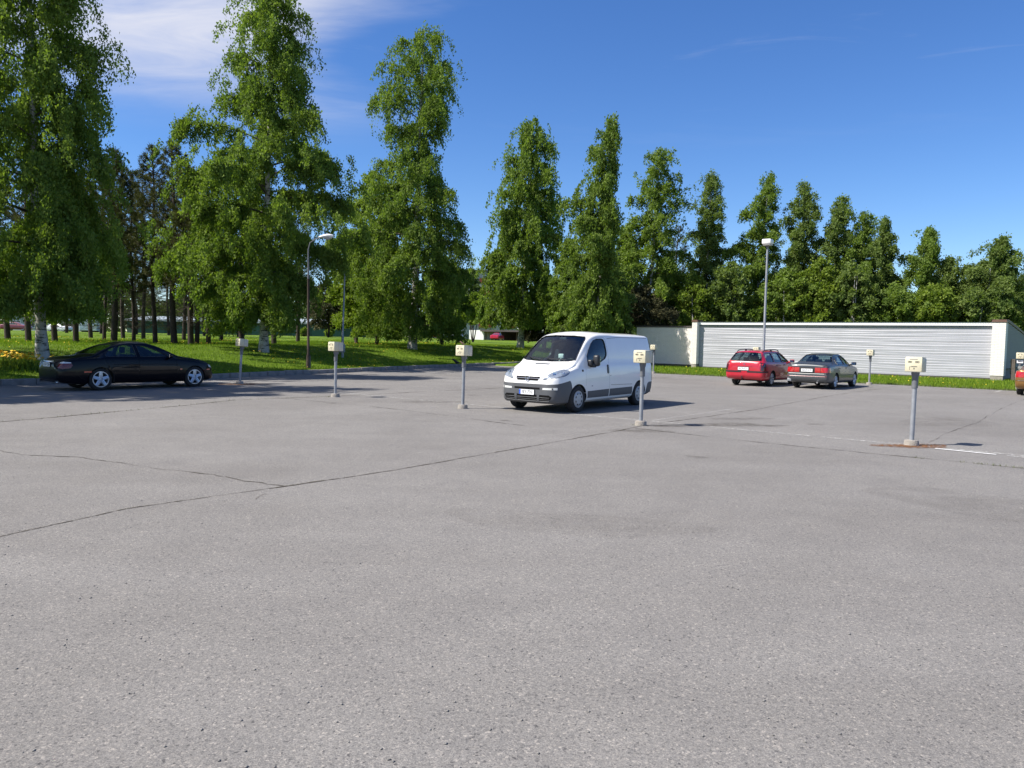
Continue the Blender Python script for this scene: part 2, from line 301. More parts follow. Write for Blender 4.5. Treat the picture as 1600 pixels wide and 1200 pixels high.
M['far_maroon'] = mat('far_car_maroon', (0.17, 0.02, 0.03), 0.35, coat=0.6)
M['blue_paper'] = mat('blue_paper', (0.05, 0.30, 0.70), 0.6)
M['white_paper'] = mat('white_paper', (0.8, 0.8, 0.8), 0.7)

# ------------------------------------------------------------------ object helpers
def tag(o, label=None, cat=None, group=None, kind=None):
    if label: o['label'] = label
    if cat: o['category'] = cat
    if group: o['group'] = group
    if kind: o['kind'] = kind
    return o
def thing(name, label, cat, loc, rotz=0.0, group=None):
    o = bpy.data.objects.new(name, None); COL.objects.link(o); o.empty_display_size = 0.2
    o.location = loc; o.rotation_euler = (0, 0, rotz)
    return tag(o, label, cat, group)
def link(name, me, parent=None):
    o = bpy.data.objects.new(name, me); COL.objects.link(o)
    if parent is not None: o.parent = parent
    return o
def sharp(me, deg=35):
    me.polygons.foreach_set('use_smooth', [True] * len(me.polygons))
    me.set_sharp_from_angle(angle=R(deg))
class MB:
    """collects boxes, tubes, lathes and prisms, then links them as ONE mesh object"""
    def __init__(s): s.v = []; s.f = []
    def add(s, vs, fs, mx=None):
        b = len(s.v)
        s.v += [tuple(mx @ Vector(p)) for p in vs] if mx is not None else [tuple(p) for p in vs]
        s.f += [tuple(i + b for i in f) for f in fs]; return s
    def box(s, c, d, mx=None, bev=0.0):
        x, y, z = (q / 2 for q in d)
        if bev <= 0:
            vs = [(c[0] + i * x, c[1] + j * y, c[2] + k * z) for i in (-1, 1) for j in (-1, 1) for k in (-1, 1)]
            return s.add(vs, [(0, 1, 3, 2), (4, 6, 7, 5), (0, 4, 5, 1), (2, 3, 7, 6), (0, 2, 6, 4), (1, 5, 7, 3)], mx)
        bm = bmesh.new(); bmesh.ops.create_cube(bm, size=1.0)
        for v in bm.verts: v.co = Vector((c[0] + v.co.x * d[0], c[1] + v.co.y * d[1], c[2] + v.co.z * d[2]))
        bmesh.ops.bevel(bm, geom=list(bm.edges), offset=bev, segments=2, affect='EDGES', profile=0.5)
        bm.verts.index_update(); vs = [tuple(v.co) for v in bm.verts]; fs = [tuple(v.index for v in f.verts) for f in bm.faces]; bm.free()
        return s.add(vs, fs, mx)
    def tube(s, pts, rad, n=8, caps=True, mx=None):
        pts = [Vector(p) for p in pts]; rad = [rad] * len(pts) if isinstance(rad, (int, float)) else rad
        vs = []; fs = []; prev = None
        for i, p in enumerate(pts):
            t = (pts[min(i + 1, len(pts) - 1)] - pts[max(i - 1, 0)]).normalized()
            if prev is None: a = t.orthogonal().normalized()
            else:
                a = prev - t * prev.dot(t); a = a.normalized() if a.length > 1e-6 else t.orthogonal().normalized()
            prev = a; b = t.cross(a)
            for k in range(n):
                w = 2 * math.pi * k / n; vs.append(p + (a * math.cos(w) + b * math.sin(w)) * rad[i])
        for i in range(len(pts) - 1):
            for k in range(n): fs.append((i * n + k, i * n + (k + 1) % n, (i + 1) * n + (k + 1) % n, (i + 1) * n + k))
        if caps: fs.append(tuple(reversed(range(n)))); fs.append(tuple((len(pts) - 1) * n + k for k in range(n)))
        return s.add(vs, fs, mx)
    def lathe(s, prof, n=24, mx=None, closed=False):
        """profile of (radius, height) turned about z"""
        vs = []; fs = []; m = len(prof)
        for k in range(n):
            w = 2 * math.pi * k / n
            for r, z in prof: vs.append((r * math.cos(w), r * math.sin(w), z))
        for k in range(n):
            k2 = (k + 1) % n
            for i in range(m if closed else m - 1):
                i2 = (i + 1) % m; fs.append((k * m + i, k2 * m + i, k2 * m + i2, k * m + i2))
        return s.add(vs, fs, mx)
    def prism(s, poly, a, b, axis='y', mx=None):
        def P(p, h): return {'y': (p[0], h, p[1]), 'x': (h, p[0], p[1]), 'z': (p[0], p[1], h)}[axis]
        n = len(poly); vs = [P(p, a) for p in poly] + [P(p, b) for p in poly]
        fs = [tuple(range(n)), tuple(reversed(range(n, 2 * n)))] + [(i, i + n, (i + 1) % n + n, (i + 1) % n) for i in range(n)]
        return s.add(vs, fs, mx)
    def mesh(s, name, m, smooth=None, fix=True):
        me = bpy.data.meshes.new(name); me.from_pydata(s.v, [], s.f); me.materials.append(m)
        if fix:
            bm = bmesh.new(); bm.from_mesh(me); bmesh.ops.remove_doubles(bm, verts=bm.verts, dist=1e-5); bmesh.ops.recalc_face_normals(bm, faces=bm.faces); bm.to_mesh(me); bm.free()
        if smooth is not None: sharp(me, smooth)
        return me
    def build(s, name, m, parent=None, smooth=None):
        return link(name, s.mesh(name, m, smooth), parent)
def np_mesh(name, co, faces, m, tint=None, attr='tint', smooth=False, nv=4):
    """fast mesh: co (n,3), faces (k,nv)"""
    me = bpy.data.meshes.new(name); n = len(co); k = len(faces)
    me.vertices.add(n); me.vertices.foreach_set('co', np.ascontiguousarray(co, np.float32).ravel())
    me.loops.add(k * nv); me.loops.foreach_set('vertex_index', np.ascontiguousarray(faces, np.int32).ravel())
    me.polygons.add(k); me.polygons.foreach_set('loop_start', np.arange(0, k * nv, nv, dtype=np.int32))
    try: me.polygons.foreach_set('loop_total', np.full(k, nv, np.int32))
    except Exception: pass
    if smooth: me.polygons.foreach_set('use_smooth', np.ones(k, bool))
    me.update(calc_edges=True); me.materials.append(m)
    if tint is not None:
        a = me.attributes.new(attr, 'FLOAT', 'FACE'); a.data.foreach_set('value', np.ascontiguousarray(tint, np.float32))
    return me
def text_mesh(name, txt, size, m, mx, ext=0.0015):
    cu = bpy.data.curves.new(name, 'FONT'); cu.body = txt; cu.size = size; cu.align_x = 'CENTER'; cu.align_y = 'CENTER'; cu.extrude = ext; cu.resolution_u = 3
    ob = bpy.data.objects.new(name, cu); COL.objects.link(ob)
    me = bpy.data.meshes.new_from_object(ob.evaluated_get(bpy.context.evaluated_depsgraph_get())); bpy.data.objects.remove(ob)
    me.transform(mx); me.materials.clear(); me.materials.append(m); return me

# ================================================================== THE SETTING
def build_terrain():
    # grid in (s = distance from the kerb, v): columns packed near the kerb
    s = np.concatenate([[-1500, -900, -500, -300, -200, -140, -100, -80, -65, -55], np.arange(-48, -16, 2.0), np.arange(-16, -1, 0.75), [-0.6, -0.30, -0.13, -0.12, 0.0, 1.5, 4], np.arange(8, 46, 2.0), [50, 60, 80, 120, 200, 350, 700, 1500]])
    v = np.concatenate([[-1500, -700, -300, -150, -80, -50, -30], np.arange(-20, 37, 2.0), [37.0, 37.6, 37.72, 37.85, 38.2], np.arange(39, 60, 1.5), np.arange(60, 110, 5), [120, 150, 200, 300, 500, 900, 1600]])
    SS, VV = np.meshgrid(s, v, indexing='ij'); UU = SS + uk(VV)
    X = UU * UX + VV * VX; Y = UU * UY + VV * VY
    Z = ground_z(X, Y)
    lot = (SS > -0.125) & (VV < 37.65)
    Z = np.where(lot, -0.06, Z)
    Z = np.where((SS < -0.125) & (SS > -0.35) & (VV < 37.65), np.minimum(Z, 0.10), Z)
    co = np.stack([X, Y, Z], -1).reshape(-1, 3); n, m = SS.shape
    i = np.arange(n - 1)[:, None] * m + np.arange(m - 1)[None, :]
    f = np.stack([i, i + m, i + m + 1, i + 1], -1).reshape(-1, 4)
    o = link('lawn', np_mesh('lawn', co, f, M['lawn'], smooth=True)); tag(o, 'green lawn rising beyond the kerb round the parking lot', 'lawn', kind='structure')
build_terrain()
def build_asphalt():
    v = np.array([-80, -40, -10, 0, 8.5, 15.5, 18, 22.5, 30, 37.62]); s = np.array([0.0, 30, 60, 150]) - 0.02
    SS, VV = np.meshgrid(s, v, indexing='ij'); UU = SS + uk(VV)
    co = np.stack([UU * UX + VV * VX, UU * UY + VV * VY, np.zeros_like(UU)], -1).reshape(-1, 3); n, m = SS.shape
    i = np.arange(n - 1)[:, None] * m + np.arange(m - 1)[None, :]
    f = np.stack([i, i + m, i + m + 1, i + 1], -1).reshape(-1, 4)
    tag(link('parking_lot', np_mesh('parking_lot', co, f, M['asphalt'])), 'grey worn asphalt parking lot', 'parking lot', kind='structure')
build_asphalt()
def strip(name, pts, width, m, z, label, fade=1.0, wob=0.03, kind='structure', seed=1, uv=False, step=0.12):
    rr = random.Random(seed)
    P = [Vector((*(uv2xy(*p) if uv else p), 0)) for p in pts]
    fine = []
    for a, b in zip(P[:-1], P[1:]):
        k = max(2, int((b - a).length / step))
        fine += [a.lerp(b, i / k) for i in range(k)]
    fine.append(P[-1])
    vs = []; off = 0
    for i, p in enumerate(fine):
        t = (fine[min(i + 1, len(fine) - 1)] - fine[max(i - 1, 0)]).normalized(); nn = Vector((-t.y, t.x, 0))
        off = off * 0.88 + rr.uniform(-wob, wob); w = width * rr.uniform(0.3, 1.5) * (0.75 + 0.5 * math.sin(i * .31 + seed) * math.sin(i * .083)) / 2 if wob > 0 else width / 2
        vs.append(p + nn * (off + w)); vs.append(p + nn * (off - w))
    for p in vs: p.z = z
    fs = [(2 * i, 2 * i + 1, 2 * i + 3, 2 * i + 2) for i in range(len(fine) - 1)]
    fa = [fade(i / max(1, len(fs) - 1)) if callable(fade) else fade for i in range(len(fs))]
    o = link(name, np_mesh(name, np.array([tuple(p) for p in vs]), np.array(fs), m, fa, 'fade'))
    return tag(o, label, name.replace('_', ' '), kind=kind)
strip('asphalt_joint', [(-7.3, -6), (-7.33, 2.29), (-7.6, 3.48), (-7.46, 5.2), (-7.36, 6.6), (-7.49, 9.4), (-7.58, 12.46), (-7.69, 13.9), (-7.54, 19.8), (-7.8, 27.5), (-7.7, 37)], 0.036, M['crack'], 0.004, 'long dark joint crossing the lot from the left edge', wob=0.012, uv=True, seed=3)
strip('asphalt_crack', [(-12.63, 3.97), (-12.0, 4.0), (-11.2, 4.42), (-10.05, 4.6), (-8.72, 5.0), (-7.46, 5.2)], 0.022, M['crack'], 0.005, 'jagged crack running into the long joint', wob=0.035, uv=True, seed=4)
strip('asphalt_joint', [(-16.0, -4), (-16.4, 5.1), (-17.05, 7.8), (-18.1, 11.1), (-17.7, 13.5), (-17.2, 20), (-17.4, 30), (-17.4, 37)], 0.06, M['crack'], 0.004, 'weedy joint farther back in front of the black sedan', wob=0.02, uv=True, seed=5)
strip('asphalt_joint', [(-7.6, 13.5), (-5, 13.25), (-2.79, 13.31), (-1.05, 13.36), (3, 13.4), (12, 13.3)], 0.034, M['crack'], 0.005, 'cross joint running right past the nearest heater post', wob=0.012, uv=True, seed=6)
strip('asphalt_crack', [(-2.7, 15.6), (-2.75, 17.5), (-2.6, 20.5), (-2.7, 25), (-2.6, 33)], 0.016, M['crackfine'], 0.004, 'thin crack leading away behind the nearest heater post', wob=0.012, uv=True, seed=7)
strip('asphalt_crack', [(-26, 12.8), (-20, 12.3), (-14, 12.6), (-9, 12.1)], 0.03, M['crackfine'], 0.006, 'faint cross crack in the middle of the lot', wob=0.02, uv=True, seed=8)
strip('asphalt_crack', [(-19, 33.2), (-14, 32.6), (-8, 32.9), (-1, 34.9), (6, 35.2)], 0.05, M['crack'], 0.006, 'cross crack behind the parked red estate', wob=0.025, uv=True, seed=9)
strip('asphalt_crack', [(-6.02, 2.12), (-6.0, 2.20), (-6.0, 2.28)], 0.008, M['crack'], 0.006, 'short hairline crack near the front left', wob=0.006, uv=True, seed=10, step=0.05)
strip('asphalt_crack', [(-7.10, 4.58), (-7.2, 4.70), (-7.26, 4.80)], 0.010, M['crack'], 0.006, 'short hairline crack beside the long joint', wob=0.006, uv=True, seed=11, step=0.05)
for k in range(9):
    a = -26 + k * 3.6
    strip('parking_line', [(a, 14.95), (a + 3.4, 14.93)], 0.09, M['line'], 0.0065, 'worn white line along the row of heater posts', fade=0.75, wob=0.0, uv=True, seed=20 + k)
strip('parking_line', [(-2.45, 14.78), (-1.55, 14.72)], 0.085, M['line_good'], 0.0085, 'short bright white line right of the nearest post', wob=0.0, uv=True, seed=31)
strip('parking_line', [(-1.4, 14.71), (6, 14.6)], 0.07, M['line'], 0.0065, 'worn white line continuing to the right edge', wob=0.0, uv=True, seed=32)
for k, a in enumerate((-23.2, -18.7, -13.3, -8.05)):
    strip('parking_line', [(a, 15.1), (a + 0.05, 19.6)], 0.08, M['line'], 0.0075, 'worn white bay line leading away from a heater post', fade=0.32, wob=0.0, uv=True, seed=40 + k)
    strip('parking_line', [(a, 10.2), (a + 0.02, 14.8)], 0.08, M['line'], 0.0075, 'worn white bay line leading towards the viewer', fade=0.16, wob=0.0, uv=True, seed=50 + k)
strip('parking_line', [(-3.9, 35.6), (-3.85, 37.2)], 0.09, M['line'], 0.0065, 'worn white bay line by the far lawn edge', fade=1.0, wob=0, uv=True, seed=60)
def blot(name, x, y, rx, ry, rot, m, z, label, seed, fade=1.0):
    rr = random.Random(seed); n = 26; vs = [(x, y, z)]; mid = []
    ph = [rr.uniform(0, 6.28) for _ in range(4)]
    for ring_ in (0.55, 1.0):
        for k in range(n):
            a = 2 * math.pi * k / n; q = ring_ * (1 + 0.16 * math.sin(2 * a + ph[0]) + 0.12 * math.sin(3 * a + ph[1]) + 0.08 * math.sin(5 * a + ph[2]))
            dx, dy = rx * q * math.cos(a), ry * q * math.sin(a)
            vs.append((x + dx * math.cos(rot) - dy * math.sin(rot), y + dx * math.sin(rot) + dy * math.cos(rot), z))
    fs = []; fa = []
    for k in range(n):
        k2 = (k + 1) % n
        fs.append((0, 1 + k, 1 + k2)); fa.append(fade); fs.append((1 + k, 1 + n + k, 1 + n + k2)); fa.append(fade * 0.72); fs.append((1 + k, 1 + n + k2, 1 + k2)); fa.append(fade * 0.72)
    o = link(name, np_mesh(name, np.array(vs), np.array(fs), m, fa, 'fade', nv=3)); return tag(o, label, name.replace('_', ' '), kind='structure')
blot('rusty_litter_patch', 7.08, 13.36, 0.62, 0.30, 0.05, M['rust'], 0.008, 'rust brown litter round the nearest heater post', 1, 1.0)
blot('rusty_litter_patch', -9.3, 26.3, 0.85, 0.5, 0.1, M['rust'], 0.008, 'rust brown litter round the post by the black sedan', 2, 0.9)
blot('damp_stain', 4.5, 16.2, 1.25, 0.42, 0.15, M['stain'], 0.007, 'brown damp stain right of the post before the van', 3, 0.8)
blot('damp_stain', 5.3, 17.6, 0.7, 0.3, 0.2, M['stain'], 0.007, 'small brown stain behind the van post stain', 4, 0.5)
blot('damp_stain', 2.5, 14.9, 0.7, 0.3, 0.2, M['stain'], 0.007, 'faint stain in front of the post before the van', 5, 0.5)
blot('damp_stain', 10.2, 17.8, 1.6, 0.8, 0.6, M['stain'], 0.007, 'broad faint stain behind the nearest post', 6, 0.28)
blot('damp_stain', 5.6, 8.2, 1.5, 0.8, -0.6, M['stain'], 0.007, 'broad faint dark patch at the right of the lot', 7, 0.22)
blot('damp_stain', 0.6, 7.2, 1.1, 0.5, -0.2, M['stain'], 0.007, 'faint dark patch in the middle foreground', 8, 0.20)
blot('oil_stain', -2.2, 20.6, 0.9, 0.35, 0.3, M['stain'], 0.007, 'faint brown stain behind the post left of the van', 9, 0.5)
blot('damp_stain', 3.1, 15.75, 0.42, 0.13, 0.1, M['moss_mark'] if 'moss_mark' in M else M['stain'], 0.0095, 'dark mossy mark at the foot of the van post', 10, 1.1)

for k, (u_, v_, r_) in enumerate([(-5.2, 17.2, .16), (-5.6, 18.0, .10), (-10.6, 17.6, .18), (-10.2, 12.6, .12), (-15.4, 17.4, .2), (-15.8, 12.4, .13), (-.4, 17.8, .17), (-.2, 12.2, .11), (-5.0, 10.8, .12), (-12.2, 35.5, .3), (-14.6, 35.8, .3), (-5.5, 35.6, .3), (-8.4, 35.7, .3)]):
    x_, y_ = uv2xy(u_, v_); blot('oil_spot', x_, y_, r_ * 1.3, r_, k * .7, M['stain'], 0.0095, 'small dark oil spot in a parking bay', 100 + k, 0.55)
# kerb: one stone per metre
def build_kerb():
    k = thing('kerb', 'low grey concrete kerb along the left lawn', 'kerb', (0, 0, 0)); k['kind'] = 'structure'
    meshes = []
    for q in range(4):
        b = MB(); b.box((0, 0, 0.06), (0.16, 0.985, 0.26), bev=0.018); me = b.mesh('kerb_stone', M['kerbstone'])
        rr = random.Random(q)
        for vv in me.vertices: vv.co += Vector((rr.uniform(-.006, .006), 0, rr.uniform(-.008, .006)))
        meshes.append(me)
    rr = random.Random(5); v = -22.0
    while v < 62:
        u0 = float(uk(v)); du = float(uk(v + 0.5) - uk(v - 0.5)); x, y = uv2xy(u0 - 0.09, v)
        o = link('kerb_stone', meshes[rr.randrange(4)], k); o.location = (x, y, rr.uniform(-0.015, 0.008)); o.rotation_euler = (rr.uniform(-.012, .012), rr.uniform(-.02, .02), TH - math.pi / 2 + math.atan2(-du, 1.0) * 1.0 + rr.uniform(-.01, .01))
        v += 1.0
build_kerb()

# ------------------------------------------------------------------ the garage (long low shed with corrugated wall)
GA = Vector((12.02, 49.35)); GB = Vector((24.45, 39.05))      # front wall foot, left and right
GD = (GB - GA).normalized(); GN = Vector((GD.y, -GD.x))            # along the wall; towards the lot
if GN.dot(Vector((0, -1))) < 0: GN = -GN
GL = (GB - GA).length
def build_garage():
    yaw = math.atan2(GD.y, GD.x); z0 = gz(*(GA + GB) / 2) - 0.03
    g = thing('garage', 'long low garage with grey corrugated wall and white brick pillars', 'garage', (GA.x, GA.y, z0), yaw)
    # local: x along the wall, -y towards the lot, z up
    H = 2.98
    # corrugated wall: rows of sheets, each row an own part, edges lapped
    rows = 21; rh = (H - 0.30) / rows; rr = random.Random(3)
    xs = np.linspace(0.0, GL, 120)
    for r in range(rows):
        prof = [(0.0, -0.003), (0.2, -0.0045), (0.45, -0.0065), (0.7, -0.007), (0.86, -0.006), (0.95, -0.003), (1.03, 0.004)]
        ph = [rr.uniform(0, 6.28) for _ in range(4)]; am = rr.uniform(0.1, 0.6)
        vs = []; fs = []
        for i, x in enumerate(xs):
            wob = am * 0.014 * (math.sin(x * 0.55 + ph[0]) + 0.6 * math.sin(x * 1.35 + ph[1])); zz = 0.13 + r * rh + 0.010 * math.sin(x * 0.42 + ph[2]) + 0.006 * math.sin(x * 1.1 + ph[3])
            for (t, d) in prof: vs.append((x, 0.04 + d * (1 + 0.35 * math.sin(x * 0.8 + ph[3])) + wob * (t if t < 0.95 else 0.9), zz + t * rh))
        m = len(prof)
        for i in range(len(xs) - 1):
            for j in range(m - 1): fs.append((i * m + j, (i + 1) * m + j, (i + 1) * m + j + 1, i * m + j + 1))
        me = np_mesh('corrugated_sheet', np.array(vs), np.array(fs), M['cladding']); sharp(me, 50)
        link('corrugated_sheet', me, g)
    b = MB(); b.box((GL / 2, 0.45, H / 2 - 0.1), (GL - 0.04, 0.6, H - 0.22)); b.build('wall', M['greywall'], g)
    b = MB(); b.box((GL / 2, 0.02, 0.06), (GL, 0.10, 0.13)); b.build('plinth', M['roof_dark'], g)
    b = MB(); b.box((GL / 2, -0.06, H - 0.085), (GL, 0.05, 0.17)); b.build('fascia', M['fascia'], g)
    b = MB(); b.box((GL / 2, -0.005, H - 0.215), (GL, 0.05, 0.085)); b.build('soffit', M['fascia_under'], g)
    # roof: corrugated sheet sloping gently to the back, its ribs showing as the toothed edge
    nx = int(GL / 0.115); vs = []; fs = []
    for i in range(nx * 2 + 1):
        x = -0.0 + GL * i / (nx * 2); dz = 0.018 if i % 2 else 0.0
        vs += [(x, -0.13, H + 0.005 + dz), (x, 6.0, H - 0.22 + dz)]
    for i in range(nx * 2): fs.append((2 * i, 2 * i + 2, 2 * i + 3, 2 * i + 1))
    link('roof', np_mesh('roof', np.array(vs), np.array(fs), M['roof_dark']), g)
    # brick pillars of stretcher courses
    def pillar(xc, w, depth, yc, h, name='brick_pillar'):
        core = MB(); core.box((xc, yc, h / 2 + 0.14), (w - 0.02, depth - 0.02, h - 0.28)); p = core.build(name, M['mortar'], g)
        k = MB(); ch = 0.083; n = int((h - 0.28) / ch)
        for i in range(n):
            zc = 0.28 + ch * (i + 0.5)
            if i % 2: cuts = [0, 0.5, 1.0]
            else: cuts = [0, 0.25, 0.75, 1.0]
            for a, c in zip(cuts[:-1], cuts[1:]):
                k.box((xc - w / 2 + (a + c) / 2 * w, yc, zc), ((c - a) * w - 0.012, depth, ch - 0.014))
        q = k.build('brickwork', M['brick_white'], p); q['kind'] = 'stuff'
        c = MB(); c.box((xc, yc, h + 0.035), (w + 0.06, depth + 0.06, 0.07)); c.box((xc, yc, h + 0.10), (w + 0.02, depth + 0.02, 0.07)); c.build('pillar_cap', M['brown_cap'], p)
        f = MB(); f.box((xc, yc, 0.12), (w - 0.05, depth - 0.04, 0.32)); f.build('footing', M['plinth'], p)
    pillar(-0.19, 0.36, 0.75, 0.02, H + 0.0); pillar(GL + 0.30, 0.60, 0.75, 0.02, H + 0.0)
    # left return: white brick screen wall set back a little, sloping brown cap
    LW = 4.5
    k = MB(); k.box((-0.38 - LW / 2, 0.52, 1.42), (LW, 0.20, 2.44)); w = k.build('screen_wall', M['mortar'], g)
    k = MB(); ch = 0.083; n = 29; rr = random.Random(8)
    for i in range(n):
        zc = 0.20 + ch * (i + 0.5); x = -0.38 - LW + (0.0 if i % 2 else -0.14)
        while x < -0.39:
            a = max(x, -0.38 - LW); c = min(x + 0.28, -0.385)
            if c - a > 0.03: k.box(((a + c) / 2, 0.415 + rr.uniform(-.002, .002), zc), (c - a - 0.012, 0.03, ch - 0.013))
            x += 0.28
    q = k.build('brickwork', M['brick_white'], w); q['kind'] = 'stuff'
    k = MB(); k.box((-0.38 - LW / 2, 0.52, 2.69), (LW + 0.1, 0.34, 0.09)); k.build('wall_cap', M['roof_dark'], w)
    k = MB(); k.box((-0.38 - LW / 2, 0.50, 0.08), (LW, 0.18, 0.24)); k.build('plinth', M['roof_dark'], w)
    # right flank: grey painted brick with stepped sloping brown cap
    k = MB(); k.prism([(0.42, 0.62), (8.9, 0.62), (8.9, 2.35), (0.42, H + 0.02)], GL + 0.34, GL + 0.56, 'x'); w = k.build('side_wall', M['greywall'], g)
    k = MB(); k.prism([(0.40, H + 0.02), (8.95, 2.35), (8.95, 2.47), (0.40, H + 0.15)], GL + 0.28, GL + 0.62, 'x'); k.build('wall_cap', M['brown_cap'], w)
    k = MB(); k.box((GL + 0.45, 4.7, 0.61), (0.26, 8.6, 0.05)); k.build('sill_beam', M['slot'], w)
    k = MB(); k.box((GL + 0.40, 4.7, 0.30), (0.16, 8.4, 0.58)); k.build('plinth', M['plinth'], w)
    k = MB(); ch = 0.083; n = 27; k2 = 0
    for i in range(n):
        zc = 0.66 + ch * (i + 0.5); ylen = 8.9 if zc < 2.29 else 0.42 + (H + 0.02 - zc) / (H + 0.02 - 2.35) * 8.48 - 0.2
        if ylen > 0.7: k.box((GL + 0.567, (0.44 + ylen) / 2, zc), (0.02, ylen - 0.44, ch - 0.014))
    q = k.build('brickwork', M['greywall'], w); q['kind'] = 'stuff'
build_garage()
def gpt(a, b):   # a metres along the garage wall, b metres out towards the lot
    p = GA + GD * a + GN * b; return p.x, p.y
def build_rail_fence():
    x, y = gpt(GL + 0.95, -0.1); z = gz(x, y)
    f = thing('rail_fence', 'low weathered timber rail fence right of the garage', 'fence', (x, y, z), math.atan2(GD.y, GD.x))
    b = MB(); b.box((0, 0, 0.5), (0.20, 0.17, 1.22), bev=0.012); me = b.mesh('fence_post', M['wood_grey'])
    for i in range(5):
        o = link('fence_post', me, f); o.location = (i * 2.4, 0.02 * (i % 2), 0); o.rotation_euler = (0, 0.01 * (i - 2), 0)
    for zc in (0.42, 0.98):
        b = MB(); b.box((4.8, 0.13, zc), (9.9, 0.06, 0.16 if zc < 0.6 else 0.10)); b.build('rail', M['wood_grey'], f)
build_rail_fence()

# ------------------------------------------------------------------ far buildings
def far_z(x, y): return gz(x, y)
def build_far():
    # long low green shed with a pale roof, beyond the pines
    xa, xb, Y = -71, -26.0, 140.0; z = gz((xa + xb) / 2, Y)
    g = thing('green_shed', 'long low dark green shed with pale roof beyond the pines', 'shed', ((xa + xb) / 2, Y, z - 0.3), R(-2))
    L_ = xb - xa
    b = MB(); b.box((0, 4, 1.25), (L_, 8, 2.5)); w = b.build('wall', M['green_wall'], g)
    b = MB(); b.prism([(-0.6, 2.5), (9, 3.5), (9, 3.62), (-0.6, 2.78)], -L_ / 2 - 0.5, L_ / 2 + 0.5, 'x'); b.build('roof', M['pale_roof'], g)
    rr = random.Random(4)
    b = MB(); b.box((0, 0, 0), (2.3, 0.06, 1.9)); dm = b.mesh('door', mat('shed_door_green', (0.03, 0.085, 0.06), 0.7))
    for i in range(12): o = link('door', dm, g); o.location = (-L_ / 2 + 2.2 + i * 3.7, -0.03, 1.0)
    # white low outbuilding with open carport
    x0 = xat(730, 150); x1 = xat(756, 150)
    z = gz(x0, 150)
    h = thing('carport', 'white low outbuilding with dark open carport beside it', 'carport', ((x0 + x1) / 2, 150, z - 0.5), R(-28))
    wd = x1 - x0
    b = MB(); b.box((0, 3, 1.1), (wd, 6, 2.5)); w = b.build('white_wall', M['white_wall'], h)
    b = MB(); b.box((wd / 2 + 5.2, 4, 2.25), (11.4, 9, 0.32)); b.build('roof', M['roof_dark'], h)
    b = MB(); b.box((wd / 2 + 5.2, 7.5, 1.05), (11, 0.2, 2.1)); b.build('back_wall', M['brown_wall'], h)
    b = MB(); b.box((0, 0, 1.05), (0.16, 0.16, 2.1)); me = b.mesh('post', M['brown_wall'])
    for i in range(4): o = link('post', me, h); o.location = (wd / 2 + 0.3 + i * 3.4, 0.4, 0)
    # apartment block seen through the gaps
    Y = 205; x0, x1 = xat(668, Y), xat(806, Y); z = gz(x0, Y)
    a = thing('apartment_block', 'pale apartment block with red brick balconies showing between the birches', 'building', ((x0 + x1) / 2, Y, z - 0.5), R(6))
    wd = x1 - x0; Ht = 18.5
    b = MB(); b.box((0, 6, Ht / 2), (wd, 12, Ht)); b.build('wall', M['grey_block'], a)
    b = MB(); b.box((0, 6, Ht + 0.2), (wd + 0.6, 12.6, 0.4)); b.build('roof', M['roof_dark'], a)
    fr = MB(); fr.box((0, -0.03, 0), (1.9, 0.1, 1.6)); fm = fr.mesh('window', M['white_wall'])
    gl = MB(); gl.box((-0.45, -0.09, 0), (0.8, 0.03, 1.35)); gl.box((0.45, -0.09, 0), (0.8, 0.03, 1.35)); gm = gl.mesh('pane', M['winglass'])
    ba = MB(); ba.box((0, -0.75, -0.55), (3.4, 0.12, 1.15)); ba.box((0, -0.4, -1.15), (3.4, 0.8, 0.14)); bm_ = ba.mesh('balcony', M['brick_red'])
    for fl in range(6):
        for i in range(7):
            xx = -wd / 2 + 2 + i * (wd - 4) / 6; zz = 1.9 + fl * 2.95
            o = link('window', fm, a); o.location = (xx, 0, zz); p = link('pane', gm, o)
            if i in (1, 4, 6): o = link('balcony', bm_, a); o.location = (xx, 0, zz)
    # grey house behind the left pines, white box trailer
    Y = 130; x0, x1 = xat(128, Y), xat(153, Y); z = gz(x0, Y)
    t = thing('box_trailer', 'white box trailer standing beyond the pines', 'trailer', ((x0 + x1) / 2, Y, z - 0.2), R(12))
    b = MB(); b.box((0, 0, 1.55), (x1 - x0, 2.2, 2.2), bev=0.06); b.build('box', M['far_white'], t)
    b = MB()
    for sx in (-0.7, 0.7):
        for sy in (-0.95, 0.95): b.tube([(sx, sy - 0.1, 0.34), (sx, sy + 0.1, 0.34)], 0.34, 12)
    b.build('wheels', M['tyre'], t)
    b = MB(); b.box((0, 0, 0.42), (x1 - x0 - 0.1, 1.7, 0.12)); b.build('chassis', M['slot'], t)
    Y = 165; x0, x1 = xat(10, Y), xat(128, Y); z = gz(x0, Y)
    q = thing('grey_house', 'low pale grey house half hidden at the far left', 'house', ((x0 + x1) / 2, Y, z - 0.5), 0)
    b = MB(); b.box((0, 4, 1.9), (x1 - x0, 8, 3.8)); b.build('wall', M['grey_block'], q)
    b = MB(); b.prism([(-0.5, 3.7), (8.5, 3.7), (4, 5.6)], -(x1 - x0) / 2 - .4, (x1 - x0) / 2 + .4, 'x'); b.build('roof', M['roof_dark'], q)
    for i in range(4):
        o = link('window', fm, q); o.location = (-6 + i * 4, 0, 1.9); link('pane', gm, o)
build_far()

